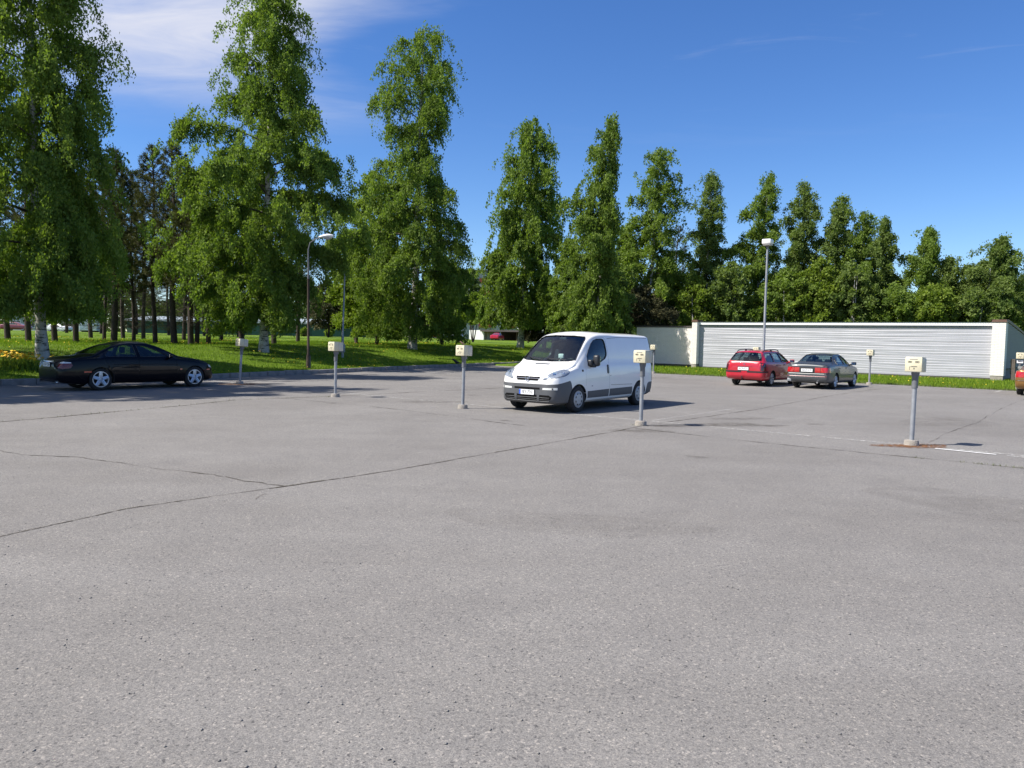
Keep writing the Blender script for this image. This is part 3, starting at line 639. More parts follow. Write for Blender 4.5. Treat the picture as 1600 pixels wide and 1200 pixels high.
# ================================================================== TREES
def hor(px): return 528.9 + 0.0194 * (px - 800)
def zpx(px, py, Y): return CAM_H + (hor(px) - py) / 1194.0 * Y
def frame_of(n):
    n = n / np.maximum(np.linalg.norm(n, axis=1, keepdims=True), 1e-9)
    h = np.where(np.abs(n[:, 2:3]) < 0.9, np.array([[0, 0, 1.0]]), np.array([[1.0, 0, 0]]))
    a = np.cross(n, h); a /= np.linalg.norm(a, axis=1, keepdims=True); return n, a, np.cross(n, a)
def leaf_cards(rng, c, size, hang=0.75, asp=0.72, var=0.35):
    """pointed birch-like leaves at centres c; hang = how much the long axis points down"""
    n = len(c)
    ax = rng.normal(size=(n, 3)); ax /= np.linalg.norm(ax, axis=1, keepdims=True); ax[:, 2] -= hang * 1.6; ax /= np.linalg.norm(ax, axis=1, keepdims=True)
    q = rng.normal(size=(n, 3)); b = np.cross(ax, q); b /= np.maximum(np.linalg.norm(b, axis=1, keepdims=True), 1e-6)
    nrm = np.cross(ax, b)
    L = size * (1 + var * rng.uniform(-1, 1, (n, 1))); Wd = L * asp
    co = np.stack([c - ax * L * 0.42 + b * Wd * 0.5, c + ax * L * 0.62, c - ax * L * 0.42 - b * Wd * 0.5 + nrm * L * 0.15], 1).reshape(-1, 3)
    return co, np.arange(n * 3).reshape(n, 3)
def tubes_np(paths, n=5):
    """list of (pts (k,3), radii (k,)) -> verts, quads"""
    V = []; F = []; off = 0
    for P, r in paths:
        P = np.asarray(P); k = len(P)
        t = np.gradient(P, axis=0); _, a, b = frame_of(t)
        w = 2 * np.pi * np.arange(n) / n
        ring = P[:, None, :] + r[:, None, None] * (np.cos(w)[None, :, None] * a[:, None, :] + np.sin(w)[None, :, None] * b[:, None, :])
        V.append(ring.reshape(-1, 3)); i = (np.arange(k - 1)[:, None] * n + np.arange(n)[None, :]); j = (np.arange(k - 1)[:, None] * n + (np.arange(n)[None, :] + 1) % n)
        F.append(np.stack([i, j, j + n, i + n], -1).reshape(-1, 4) + off); off += k * n
    return np.concatenate(V), np.concatenate(F)

def broadleaf(name, label, cat, x, y, prof, seed, nleaf, size, leafm='leaf_a', r0=0.2, lean=(0, 0), hang=0.75, rise=0.55, twig=1.0, dens=3.2, group=None, bark='birch', sub=1, clump=0.11, bare=0.0, rough=1.0, fill=-0.9, fat=1.0):
    """prof: [(height, left radius, right radius)] bottom to top, metres above the ground; sub = number of stems"""
    rng = np.random.default_rng(seed); nleaf = int(nleaf * 1.4); size = size * 0.90
    z = gz(x, y) - 0.03
    root = thing(name, label, cat, (x, y, z), 0, group)
    ph = np.array([p[0] for p in prof]); pl = np.array([p[1] for p in prof]); pr = np.array([p[2] for p in prof]); H = ph[-1]
    wob = rng.uniform(-1, 1, 4)
    def axis(h):
        t = np.asarray(h) / H
        return np.stack([lean[0] * t + 0.10 * wob[0] * np.sin(5 * t + wob[1]) * r0 * 4, lean[1] * t + 0.10 * wob[2] * np.sin(4 * t + wob[3]) * r0 * 4, np.asarray(h) * 1.0], -1)
    q1, q2, q3 = rng.uniform(0, 6.28, 3); f1, f2 = rng.uniform(.9, 1.4), rng.uniform(2.0, 3.0)
    def rad(h, az):
        c = np.cos(az); r = np.interp(h, ph, pr) * (1 + c) / 2 + np.interp(h, ph, pl) * (1 - c) / 2
        return fat * r * (1.10 + rough * (0.16 * np.sin(h * f1 + 2 * az + q1) + 0.13 * np.sin(h * f2 - 3 * az + q2)))
    paths = []; limbflag = []
    for q in range(sub):
        hh = np.linspace(0, H * (0.985 if q == 0 else rng.uniform(.72, .93)), 16); P = axis(hh)
        if q: dv = rng.normal(size=2); dv *= 0.5 / np.linalg.norm(dv); P[:, 0] += dv[0] * (hh / H) ** 0.6 * pl.max() * 0.9; P[:, 1] += dv[1] * (hh / H) ** 0.6 * pl.max() * 0.9
        rr_ = r0 * (0.75 if q else 1) * (1 - hh / hh[-1]) ** 0.85 + 0.012; rr_[0] *= 1.35
        paths.append((P, rr_)); limbflag.append(0)
    # limbs
    nl = int(H * dens); hb = prof[0][0]
    hs_ = hb + (H * 0.975 - hb) * (np.arange(nl) + rng.uniform(0, 1, nl)) / nl
    az = (np.arange(nl) * 2.39996 + rng.uniform(-.5, .5, nl))
    TP = []; TD = []; TL = []
    for i in range(nl):
        h = hs_[i]; a = az[i]
        L = 0.0
        fr = (h - hb) / max(.1, H - hb); ri = rise * (0.25 + 1.05 * fr); dr_ = 0.50 * max(0, 1 - fr * 1.6) * min(1, hang)
        lm = rng.uniform(0.62, 1.05) if rng.uniform() < .8 else rng.uniform(1.05, 1.18)
        for it in range(2): L = max(0.25, rad(min(H, h + L * (ri * 0.65 - dr_)), a) - 0.20 * twig) * lm
        b0 = axis(h)[0] if np.ndim(h) else axis(np.array([h]))[0]
        t = np.linspace(0, 1, 7)
        d = np.array([np.cos(a), np.sin(a)])
        P = np.zeros((7, 3)); bend = rng.uniform(-.12, .12)
        P[:, 0] = b0[0] + L * (d[0] * t - d[1] * bend * t * t); P[:, 1] = b0[1] + L * (d[1] * t + d[0] * bend * t * t)
        P[:, 2] = np.maximum(h + ri * L * (1.5 * t - 0.85 * t * t) * rng.uniform(.7, 1.2) - dr_ * L * t * t, 0.5)
        rl = max(0.012, r0 * 0.26 * (1 - h / H) ** 0.7 + 0.004 * L) * (1 - t * 0.85)
        paths.append((P, rl)); limbflag.append(1)
        k = int(4 + L * 7.5)
        ts = rng.uniform(0.12, 1.0, k) ** 0.7
        for tt in ts:
            p = np.array([np.interp(tt, t, P[:, j]) for j in range(3)])
            ang = a + rng.normal() * 1.0
            TP.append(p); TD.append((np.cos(ang), np.sin(ang), rng.uniform(-.1, .6))); TL.append(twig * rng.uniform(.35, 1.0) * (0.55 + 0.45 * min(1, L / 2)))
    # twigs straight off the leader near the top
    for i in range(int(H * 4.0)):
        h = hb + (H - hb) * rng.uniform(0.06, 1.0); a = rng.uniform(0, 6.28)
        TP.append(axis(np.array([h]))[0]); TD.append((np.cos(a), np.sin(a), .5)); TL.append(min(twig * 0.8, rad(h, a) + .18))
    nf = int(H * nl * 0.24 * (1 + pl.max() * .25))
    hf = hb * .8 + (H * .97 - hb * .8) * rng.uniform(0, 1, nf) ** 1.15; af = rng.uniform(0, 6.28, nf); rf = rad(hf, af) * rng.uniform(0.12, 1.0, nf) ** 0.55
    ax_ = axis(hf); lump = np.sin(hf * 2.1 + 1.5 * af + q3) + np.sin(hf * .9 - 2.2 * af + q1) + rng.normal(0, .5, nf)
    for i in np.nonzero(lump > fill + 1.3 * np.clip(hf / H, 0, 1) ** 2)[0]:
        r_ = max(0.05, rf[i] - .12 * twig); TP.append(np.array([ax_[i, 0] + np.cos(af[i]) * r_, ax_[i, 1] + np.sin(af[i]) * r_, hf[i] + .25 * twig])); ang = af[i] + rng.normal() * .9
        TD.append((np.cos(ang), np.sin(ang), rng.uniform(-.1, .5))); TL.append(twig * rng.uniform(.35, .9))
    TP = np.array(TP); TD = np.array(TD); TL = np.array(TL); TD /= np.linalg.norm(TD, axis=1, keepdims=True)
    keep = rng.uniform(0, 1, len(TP)) > bare
    TP, TD, TL = TP[keep], TD[keep], TL[keep]
    w = TL * (1.12 - 0.72 * np.clip((TP[:, 2] - hb) / (H - hb), 0, 1) ** 1.3); w = w / w.sum(); cnt = rng.multinomial(nleaf, w); idx = np.repeat(np.arange(len(TP)), cnt)
    s = rng.uniform(0.05, 1, len(idx))[:, None]
    c = TP[idx] + TD[idx] * TL[idx][:, None] * s * 0.50 + np.array([[0, 0, -1.0]]) * TL[idx][:, None] * s ** 1.5 * (0.30 + 0.9 * hang)
    c += rng.normal(size=c.shape) * clump * np.array([[1, 1, 1.15]])
    ok = c[:, 2] > max(0.12, hb - 0.45) - 0.5 * rng.uniform(0, 1, len(c)) * (hb > 1.2); c = c[ok]; idx = idx[ok]
    co, f = leaf_cards(rng, c, size, hang)
    twt = rng.uniform(0, 1, len(TP)); tint = np.clip(0.55 * twt[idx] + 0.45 * rng.uniform(0, 1, len(idx)), 0, 1)
    V, F = tubes_np(paths[:sub], 8); V2, F2 = tubes_np(paths[sub:], 4)
    me = np_mesh('trunk', np.concatenate([V, V2]), np.concatenate([F, F2 + len(V)]), M[bark], np.concatenate([np.zeros(len(F)), np.ones(len(F2))]), 'limb', smooth=True)
    link('trunk', me, root)
    link('crown', np_mesh('crown', co, f, M[leafm], tint, nv=3), root)
    return root
def birch_px(label, px, Y, rows, seed, nleaf, size, pxtop=None, **k):
    """rows: (photo row, left column, right column) measured off the photograph at distance Y"""
    x = xat(px, Y); zg = gz(x, Y); top = rows[0]; pxt = pxtop if pxtop is not None else (top[1] + top[2]) / 2
    H = zpx(px, top[0], Y) - zg; sc = Y / 1194.0; prof = []
    for (py, a, b) in reversed(rows):
        h = zpx(px, py, Y) - zg; ax = px + (pxt - px) * h / H
        prof.append((max(0.3, h), max(0.12, (ax - a) * sc), max(0.12, (b - ax) * sc)))
    return broadleaf(k.pop('name', 'birch_tree'), label, k.pop('cat', 'tree'), x, Y, prof, seed, nleaf, size, lean=((pxt - px) * sc, k.pop('leany', 0)), **k)

G_ROW = 'birches in the row behind the garage'
birch_px('tall weeping birch with thick white trunk right behind the black sedan', 66, 29.5, [(-150, 20, 90), (-80, -20, 120), (0, -60, 140), (90, -90, 155), (170, -110, 165), (260, -120, 170), (350, -130, 176), (425, -130, 172), (468, -100, 150)], 11, 160000, 0.114, pxtop=50, fill=-3.5, r0=0.195, twig=1.35, hang=0.95)
birch_px('tall broad birch on the lawn, nearest its heater post, top out of the picture', 412, 41.0, [(-25, 405, 450), (40, 370, 470), (100, 350, 490), (170, 325, 480), (250, 285, 548), (330, 262, 555), (400, 258, 535), (455, 278, 495), (500, 340, 470)], 12, 165000, 0.132, pxtop=425, fill=-1.4, r0=0.22, twig=1.4, hang=0.8)
birch_px('tall birch with narrow waist standing left of the van post', 642, 55.0, [(48, 652, 672), (90, 615, 702), (145, 578, 722), (190, 584, 700), (235, 610, 664), (262, 575, 690), (320, 552, 702), (400, 530, 716), (460, 540, 722), (515, 585, 715)], 13, 115000, 0.155, pxtop=658, fill=-1.1, r0=0.27, twig=1.6, hang=0.85)
birch_px('dense column shaped birch directly above the van roof', 812, 70.0, [(188, 815, 840), (225, 790, 858), (280, 770, 868), (330, 768, 880), (400, 752, 885), (450, 748, 872), (500, 765, 850)], 14, 72000, 0.20, pxtop=826, r0=0.27, twig=1.7, hang=1.0)
birch_px('slender birch with forked pointed top, right of the dense column birch', 925, 50.5, [(183, 942, 956), (230, 915, 958), (290, 900, 955), (310, 890, 948), (360, 885, 962), (420, 890, 950), (470, 886, 966), (512, 890, 970)], 15, 46000, 0.155, pxtop=948, r0=0.17, twig=1.2, hang=1.0)
birch_px('birch with slim white trunk rising behind the left end of the garage', 1006, 57.5, [(232, 1012, 1034), (270, 988, 1050), (330, 985, 1055), (400, 975, 1062), (455, 980, 1066)], 16, 26000, 0.17, pxtop=1022, r0=0.16, twig=1.2, hang=0.6, rough=1.25, fill=-0.9, leafm='leaf_a', fat=1.16)
birch_px('narrow birch with airy spire, second from the left behind the garage', 1094, 60.0, [(268, 1096, 1108), (320, 1080, 1122), (380, 1072, 1124), (430, 1074, 1120), (470, 1060, 1130), (500, 1058, 1132)], 17, 33800, 0.149, pxtop=1102, r0=0.14, twig=1.1, group=G_ROW, rough=1.25, fill=-0.9, leafm='leaf_b', rise=0.95, hang=0.5, fat=1.16)
birch_px('bushy topped birch directly behind the tall lamp post', 1172, 59.0, [(272, 1186, 1196), (310, 1165, 1204), (350, 1155, 1206), (400, 1140, 1204), (450, 1130, 1212), (500, 1128, 1215)], 18, 41600, 0.149, pxtop=1190, r0=0.14, twig=1.1, group=G_ROW, sub=2, rough=1.25, fill=-0.9, rise=0.95, hang=0.5, fat=1.16)
birch_px('pointed birch just right of the lamp head', 1236, 58.0, [(284, 1243, 1252), (320, 1224, 1262), (370, 1215, 1264), (430, 1216, 1262), (500, 1205, 1275)], 19, 35100, 0.149, pxtop=1246, r0=0.13, twig=1.1, group=G_ROW, rough=1.25, fill=-0.9, leafm='leaf_b', rise=0.95, hang=0.5, fat=1.16)
birch_px('medium birch leaning right, fifth from the left behind the garage', 1290, 57.0, [(308, 1296, 1310), (350, 1272, 1322), (400, 1256, 1325), (450, 1250, 1322), (500, 1245, 1330)], 20, 36400, 0.149, pxtop=1302, r0=0.12, twig=1.1, group=G_ROW, rough=1.25, fill=-0.9, leafm='leaf_b', rise=0.95, hang=0.5, fat=1.16)
birch_px('birch with blunt top left of the twin topped one', 1332, 56.0, [(332, 1334, 1348), (370, 1318, 1356), (430, 1305, 1362), (500, 1300, 1372)], 21, 28600, 0.145, pxtop=1341, r0=0.11, twig=1.0, group=G_ROW, rough=1.25, fill=-0.9, rise=0.95, hang=0.5, fat=1.16)
birch_px('birch with curved right edge above the middle right of the garage', 1366, 55.0, [(343, 1368, 1378), (380, 1348, 1384), (440, 1342, 1380), (500, 1335, 1392)], 22, 26000, 0.145, pxtop=1372, r0=0.11, twig=1.0, group=G_ROW, rough=1.25, fill=-0.9, leafm='leaf_b', rise=0.95, hang=0.5, fat=1.16)
birch_px('lower birch with top bent to the right, third from the right', 1428, 54.0, [(356, 1438, 1448), (390, 1405, 1452), (430, 1385, 1450), (500, 1378, 1455)], 23, 32500, 0.145, pxtop=1444, r0=0.11, twig=1.0, group=G_ROW, rough=1.25, fill=-0.9, rise=0.95, hang=0.5, fat=1.16)
birch_px('smallest birch of the row, second from the right', 1470, 53.0, [(402, 1464, 1478), (440, 1452, 1490), (500, 1445, 1496)], 24, 19500, 0.140, pxtop=1472, r0=0.09, twig=0.9, group=G_ROW, rough=1.25, fill=-0.9, leafm='leaf_b', rise=0.95, hang=0.5, fat=1.16)
birch_px('wide round birch at the right end of the row', 1540, 52.0, [(370, 1545, 1562), (400, 1510, 1576), (440, 1490, 1584), (490, 1488, 1586)], 25, 44200, 0.140, pxtop=1552, r0=0.13, twig=1.1, group=G_ROW, sub=2, rough=1.25, fill=-0.9, leafm='leaf_b', rise=0.95, hang=0.5, fat=1.16)
# two more of the kerb row stand just outside the picture and shade the sedan
def row_tree(label, u, v, H_, seed, n):
    x, y = uv2xy(u, v); broadleaf('birch_tree', label, 'tree', x, y, [(2.2, 2.8, 2.8), (4.5, 3.2, 3.2), (8, 3.6, 3.6), (13, 3.5, 3.5), (17, 2.2, 2.2), (H_, .3, .3)], seed, n, 0.24, r0=.22, twig=1.35, hang=.9)
row_tree('birch of the kerb row just outside the left edge of the photo', -30.6, 2.6, 21.5, 61, 30000)
row_tree('birch of the kerb row well outside the left edge of the photo', -30.6, -1.6, 22.0, 62, 30000)
# lower broadleaf growth
def bush(name, label, cat, px, Y, ytop, x0, x1, seed, n, size, leafm='leaf_c', ybot=None, sub=3, bark='pine_bark', hang=0.3, **k):
    mid = (ytop * 0.35 + (ybot or 515) * 0.65)
    yb = ybot or 515
    w = x1 - x0; c = (x0 + x1) / 2
    rows = [(ytop, c - w * .10, c + w * .10), (ytop + (yb - ytop) * .25, c - w * .36, c + w * .36), (mid, x0, x1), (yb, c - w * .38, c + w * .38)]
    return birch_px(label, px, Y, rows, seed, n, size, pxtop=c, name=name, cat=cat, leafm=leafm, bark=bark, r0=0.09, sub=sub, hang=hang, rise=0.6, dens=5, **k)
bush('willow_tree', 'pale green leafy tree left of the narrow waisted birch', 'tree', 588, 60, 270, 520, 640, 31, 40000, 0.20, 'leaf_c', 520)
bush('young_tree', 'low leafy young tree between bare metal pole and narrow waisted birch', 'tree', 556, 64, 360, 505, 600, 32, 20000, 0.20, 'leaf_c', 505)
bush('young_tree', 'dark leafy young tree right under the narrow waisted birch', 'tree', 690, 66, 400, 655, 730, 33, 18000, 0.20, 'leaf_a', 506)
bush('young_tree', 'bright green young tree between the two birches left of the van', 'tree', 738, 100, 458, 712, 765, 34, 12000, 0.28, 'leaf_c', 500)
bush('far_tree', 'dull green far tree in front of the apartment block', 'tree', 733, 165, 418, 712, 756, 35, 9000, 0.42, 'leaf_d', 500)
bush('far_tree', 'far leafy tree left of the van post beyond the lawn', 'tree', 700, 140, 452, 672, 722, 36, 8000, 0.40, 'leaf_d', 515)
bush('willow_tree', 'leafy tree filling the gap below the slender forked birch', 'tree', 938, 53, 408, 880, 992, 37, 26000, 0.165, 'leaf_b', 512)
bush('willow_tree', 'dark leafy tree right of the dense column birch', 'tree', 885, 66, 372, 850, 915, 38, 20000, 0.20, 'leaf_a', 512)
bush('young_tree', 'leafy young tree right of the slender forked birch', 'tree', 970, 60, 352, 945, 1000, 39, 16000, 0.18, 'leaf_a', 500)
bush('young_tree', 'leafy undergrowth tree left of the garage roofline', 'tree', 1040, 61, 396, 1010, 1066, 40, 15000, 0.18, 'leaf_c', 500)
for i, (px, yt, a, b, lab) in enumerate([(1085, 432, 1048, 1124, 'thick young birch growth behind the left pillar of the garage'), (1135, 410, 1098, 1172, 'thick young birch growth left of the lamp post'), (1222, 420, 1176, 1266, 'thick young birch growth right of the lamp post'),
        (1275, 405, 1234, 1316, 'thick young birch growth behind the silver sedan'), (1325, 410, 1282, 1368, 'thick young birch growth above the middle of the garage roof'), (1400, 446, 1350, 1438, 'thick young birch growth right of the middle of the roof'),
        (1455, 448, 1412, 1498, 'thick young birch growth below the smallest birch'), (1515, 458, 1474, 1565, 'thick young birch growth left of the right pillar')]):
    bush('young_birch', lab, 'tree', px, 56.5 - i * 0.9, yt, a, b, 41 + i, 13000, 0.19, ('leaf_c', 'leaf_b', 'leaf_a')[i % 3], 500, sub=4, bark='birch', group='young birches behind the garage')
bush('shrub', 'dark reddish brown shrub left of the garage screen wall', 'shrub', 968, 56, 448, 935, 1068, 51, 20000, 0.15, 'brown_leaf', 510)
bush('shrub', 'brownish hedge shrub just above the van bonnet', 'shrub', 850, 72, 490, 812, 900, 52, 12000, 0.17, 'brown_leaf', 528)
bush('shrub', 'brownish green shrub above the van windscreen', 'shrub', 905, 64, 484, 872, 945, 53, 12000, 0.16, 'leaf_b', 526)
bush('shrub', 'yellow green shrub against the shed, right of the dark lamp pole', 'shrub', 513, 120, 511, 500, 526, 54, 3000, 0.30, 'leaf_c', 523)
bush('shrub', 'yellow green shrub against the shed, left of the dark lamp pole', 'shrub', 474, 120, 513, 464, 484, 55, 2500, 0.30, 'leaf_c', 523)
bush('shrub', 'olive shrub beyond the right end of the garage', 'shrub', 1602, 62, 468, 1572, 1650, 56, 12000, 0.19, 'leaf_b', 520)
bush('far_tree', 'reddish brown far tree between the dark lamp pole and bare metal pole', 'tree', 512, 110, 436, 478, 545, 57, 10000, 0.32, 'brown_leaf', 510)

# ---- pines
def pine(label, px, Y, ytop, seed, r0=0.15, half=1.6, crown_from=0.42, n=15000, lean=0.0, group='pines in the dark grove'):
    rng = np.random.default_rng(seed)
    x = xat(px, Y); z = gz(x, Y) - 0.03; H = zpx(px, ytop, Y) - z
    root = thing('pine_tree', label, 'tree', (x, Y, z), 0, group)
    hh = np.linspace(0, H, 14); ax = lambda h: np.stack([lean * (h / H), 0 * h, h], -1)
    P = ax(hh); P[:, 0] += 0.08 * np.sin(hh * 0.7 + seed); paths = [(P, r0 * (1 - hh / H) ** 0.8 + 0.012)]
    C = []; D = []; TT = []
    hb = H * crown_from; h = hb
    # dead twigs below the crown
    for i in range(22):
        q = rng.uniform(0.9, hb + 0.5); a = rng.uniform(0, 6.28); L = rng.uniform(.5, 1.7); t = np.linspace(0, 1, 5)
        b0 = ax(np.array([q]))[0]; b0[0] += 0.08 * np.sin(q * 0.7 + seed)
        Pt = np.stack([b0[0] + np.cos(a) * L * t, b0[1] + np.sin(a) * L * t, b0[2] + 0.14 * L * np.sin(3 * t + i) - 0.18 * L * t * t], -1); paths.append((Pt, 0.014 * (1 - t * .75)))
        for j in range(2):
            s = rng.uniform(.4, .9); p0 = Pt[0] + (Pt[-1] - Pt[0]) * s; a2 = a + rng.choice([-.8, .8]); l2 = rng.uniform(.2, .6); tt = np.linspace(0, 1, 3)
            paths.append((np.stack([p0[0] + np.cos(a2) * l2 * tt, p0[1] + np.sin(a2) * l2 * tt, p0[2] + rng.uniform(-.15, .1) * tt], -1), 0.008 * (1 - tt * .6)))
    while h < H - 0.15:
        t_ = (h - hb) / (H - hb); R_ = half * (min(1, 0.45 + t_ * 2.2) if t_ < 0.25 else (1 - ((t_ - 0.25) / 0.75)) ** 0.8) + 0.12
        for k in range(5 + int(rng.integers(0, 3))):
            a = rng.uniform(0, 6.28); L = R_ * rng.uniform(.65, 1.1); up = 0.15 + 0.75 * t_ + rng.uniform(-.1, .15); t = np.linspace(0, 1, 5)
            b0 = ax(np.array([h + rng.uniform(-.1, .1)]))[0]
            Pt = np.stack([b0[0] + np.cos(a) * L * t, b0[1] + np.sin(a) * L * t, b0[2] + L * (up * t * 0.6 + 0.22 * t * t - .1 * np.sin(3 * t))], -1); paths.append((Pt, 0.022 * (1 - t * .8)))
            m = int(4 + L * 9); s = rng.uniform(0.3, 1.0, m) ** 0.7
            p = np.stack([np.interp(s, t, Pt[:, j]) for j in range(3)], -1); sa = a + rng.choice([-1, 1], m) * rng.uniform(.3, 1.1, m); sl = rng.uniform(0, .38, m) * (0.5 + L / 2) * (1.15 - s)
            p = p + np.stack([np.cos(sa) * sl, np.sin(sa) * sl, rng.uniform(-.04, .12, m)], -1)
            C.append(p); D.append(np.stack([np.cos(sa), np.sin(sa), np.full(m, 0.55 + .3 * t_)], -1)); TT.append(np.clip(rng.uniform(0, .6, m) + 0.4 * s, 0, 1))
        h += rng.uniform(.28, .42)
    C = np.concatenate(C); D = np.concatenate(D); TT = np.concatenate(TT)
    per = max(3, int(n / len(C))); idx = np.repeat(np.arange(len(C)), per)
    d = D[idx] + rng.normal(size=(len(idx), 3)) * 0.75; d /= np.linalg.norm(d, axis=1, keepdims=True)
    L = rng.uniform(.11, .24, (len(idx), 1)); b = np.cross(d, rng.normal(size=d.shape)); b /= np.linalg.norm(b, axis=1, keepdims=True)
    c0 = C[idx] + rng.normal(size=d.shape) * 0.035
    co = np.stack([c0 - b * 0.016, c0 + b * 0.016, c0 + d * L], 1).reshape(-1, 3)
    V, F = tubes_np(paths[:1], 8); V2, F2 = tubes_np(paths[1:], 4)
    link('trunk', np_mesh('trunk', np.concatenate([V, V2]), np.concatenate([F, F2 + len(V)]), M['pine_bark'], smooth=True), root)
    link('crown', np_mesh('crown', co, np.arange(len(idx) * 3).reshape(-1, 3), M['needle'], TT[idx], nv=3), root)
for a in [('leaning dark pine trunk at the left edge of the photo', 10, 46, 250, 1, .16, 2.18, 0.29, 15000, -0.8),
          ('dark pine trunk between the left edge and the white birch trunk', 42, 41, 240, 2, .15, 2.07, 0.29, 15000),
          ('dark pine trunk close to the right of the thick white birch trunk', 85, 43, 250, 3, .15, 1.95, 0.29, 15000),
          ('dark pine above the boot of the black sedan', 120, 44, 245, 4, .15, 1.95, 0.29, 16000),
          ('thin dark pine above the rear window of the black sedan', 164, 50, 262, 5, .11, 1.61, 0.29, 15000),
          ('tall dark pine with pointed top left of the broad birch', 178, 48, 236, 6, .20, 1.84, 0.29, 23000),
          ('slim dark pine above the roof of the black sedan', 207, 49, 268, 7, .12, 1.72, 0.29, 16000),
          ('dark pine above the windscreen of the black sedan', 240, 46, 232, 8, .14, 1.84, 0.29, 21000),
          ('thick dark pine above the bonnet of the black sedan', 271, 45, 225, 9, .19, 2.07, 0.29, 23000),
          ('dark pine just beyond the nose of the black sedan, left one of a close pair', 299, 43.5, 262, 10, .17, 1.95, 0.29, 16000),
          ('dark pine just beyond the nose of the black sedan, right one of a close pair', 306, 46, 270, 13, .14, 1.72, 0.29, 14000),
          ('dark pine between the close pair and the broad birch', 323, 44.5, 275, 14, .14, 1.84, 0.29, 15000),
          ('dark pine standing left of the broad birch trunk behind the heater post', 376, 48, 290, 15, .17, 2.07, 0.29, 15000),
          ('dark pine right of the broad birch trunk', 428, 52, 310, 16, .17, 2.07, 0.29, 15000),
          ('far pine in the back of the grove, above the boot of the black sedan', 140, 58, 262, 21, .15, 2.53, 0.29, 15000),
          ('far pine in the back of the grove, above the rear door of the black sedan', 192, 60, 258, 22, .15, 2.53, 0.29, 15000),
          ('far pine in the back of the grove, above the front door of the black sedan', 225, 59, 266, 23, .15, 2.53, .28, 15000),
          ('far pine in the back of the grove, right of the thick dark pine', 288, 58, 262, 24, .15, 2.53, .28, 15000),
          ('far pine in the back of the grove, left of the broad birch', 345, 60, 275, 25, .15, 2.53, .26, 15000),
          ('low dark spruce far behind the grove, left of the tall pointed pine', 158, 84, 372, 31, .16, 4.2, .06, 20000),
          ('low dark spruce far behind the grove, above the sedan roof', 212, 88, 380, 32, .16, 4.4, .06, 20000),
          ('low dark spruce far behind the grove, above the sedan bonnet', 262, 86, 368, 33, .16, 4.4, .06, 20000),
          ('low dark spruce far behind the grove, right of the close pair', 318, 90, 378, 34, .16, 4.6, .06, 20000),
          ('low dark spruce far behind the broad birch', 372, 88, 372, 35, .16, 4.4, .06, 20000),
          ('low dark spruce far behind the grove, right of the white birch trunk', 105, 84, 370, 36, .16, 4.4, .06, 20000),
          ('far dark pine behind the dark lamp pole', 466, 66, 330, 17, .17, 2.30, .22, 15000),
          ('small dark pine behind the screen wall left of the garage', 1052, 66, 356, 18, .14, 2.07, .15, 15000)]:
    kw = dict(zip(('r0', 'half', 'crown_from', 'n', 'lean'), a[5:])); pine(a[0], a[1], a[2], a[3], a[4], **kw)

# ---- a far wood closing the horizon: reads as one mass
def far_wood():
    rng = np.random.default_rng(77); n = 46000
    ang = rng.uniform(-0.95, 0.95, n); Dd = rng.uniform(235, 300, n)
    x = np.sin(ang) * Dd; y = np.cos(ang) * Dd
    top = 13.0 + 2.6 * np.sin(ang * 23 + 1) + 1.8 * np.sin(ang * 61) + 1.2 * np.sin(ang * 140 + 2)
    z = rng.uniform(0, 1, n) ** 0.75 * top + ground_z(x, y)
    co, f = leaf_cards(rng, np.stack([x, y, z], -1), 1.5, 0.2, 0.8)
    o = link('far_wood', np_mesh('far_wood', co, f, M['leaf_d'], rng.uniform(0, 1, n), nv=3))
    tag(o, 'far green wood closing the horizon behind the buildings', 'wood', kind='stuff')
far_wood()

# ---- grass and dandelions
def grass_blades(name, label, x, y, z, h0, h1, wdt, m, rng, lean=0.5, cat='grass', tintr=(0, 1)):
    n = len(x); a = rng.uniform(0, 6.28, n); h = rng.uniform(h0, h1, n); ww = wdt * rng.uniform(.6, 1.3, n)
    b = np.stack([np.cos(a), np.sin(a), 0 * a], -1) * ww[:, None] / 2
    c = np.stack([x, y, z - 0.015], -1); la = rng.uniform(0, 6.28, n); tip = c + np.stack([np.cos(la) * lean * h * rng.uniform(0, 1, n), np.sin(la) * lean * h * rng.uniform(0, 1, n), h], -1)
    co = np.stack([c - b, c + b, tip], 1).reshape(-1, 3)
    o = link(name, np_mesh(name, co, np.arange(3 * n).reshape(n, 3), m, rng.uniform(*tintr, n), nv=3)); return tag(o, label, cat, kind='stuff')
def scatter_left(rng, n, dmax, vmin=2, vmax=62, power=1.6):
    v = rng.uniform(vmin, vmax, n); d = 0.17 + dmax * rng.uniform(0, 1, n) ** power; u = uk(v) - d
    x, y = u * UX + v * VX, u * UY + v * VY
    k = (y > 5) & (np.abs(x / np.maximum(y, 1)) < 0.80); return x[k], y[k]
rng = np.random.default_rng(5)
x, y = scatter_left(rng, 150000, 26); grass_blades('grass', 'short green grass of the lawn beyond the kerb', x, y, ground_z(x, y), .05, .13, .030, M['grass'], rng)
# longer tufts, patchy
x, y = scatter_left(rng, 90000, 40, power=1.1); pat = np.sin(x * .7 + 1) + np.sin(y * .55 + x * .3) + np.sin(x * 1.9 - y * 1.1) * .7; k = pat > 0.5; x, y = x[k], y[k]
grass_blades('long_grass', 'patches of longer uncut grass round the tree trunks', x, y, ground_z(x, y), .08, .20, .03, M['grass'], rng, .6)
# kerb fringe
v = rng.uniform(0, 40, 9000); u = uk(v) - 0.16 - rng.uniform(0, .12, len(v)); x, y = u * UX + v * VX, u * UY + v * VY
grass_blades('kerb_grass', 'ragged grass fringe along the back of the kerb', x, y, ground_z(x, y), .05, .17, .03, M['grass'], rng, .8)
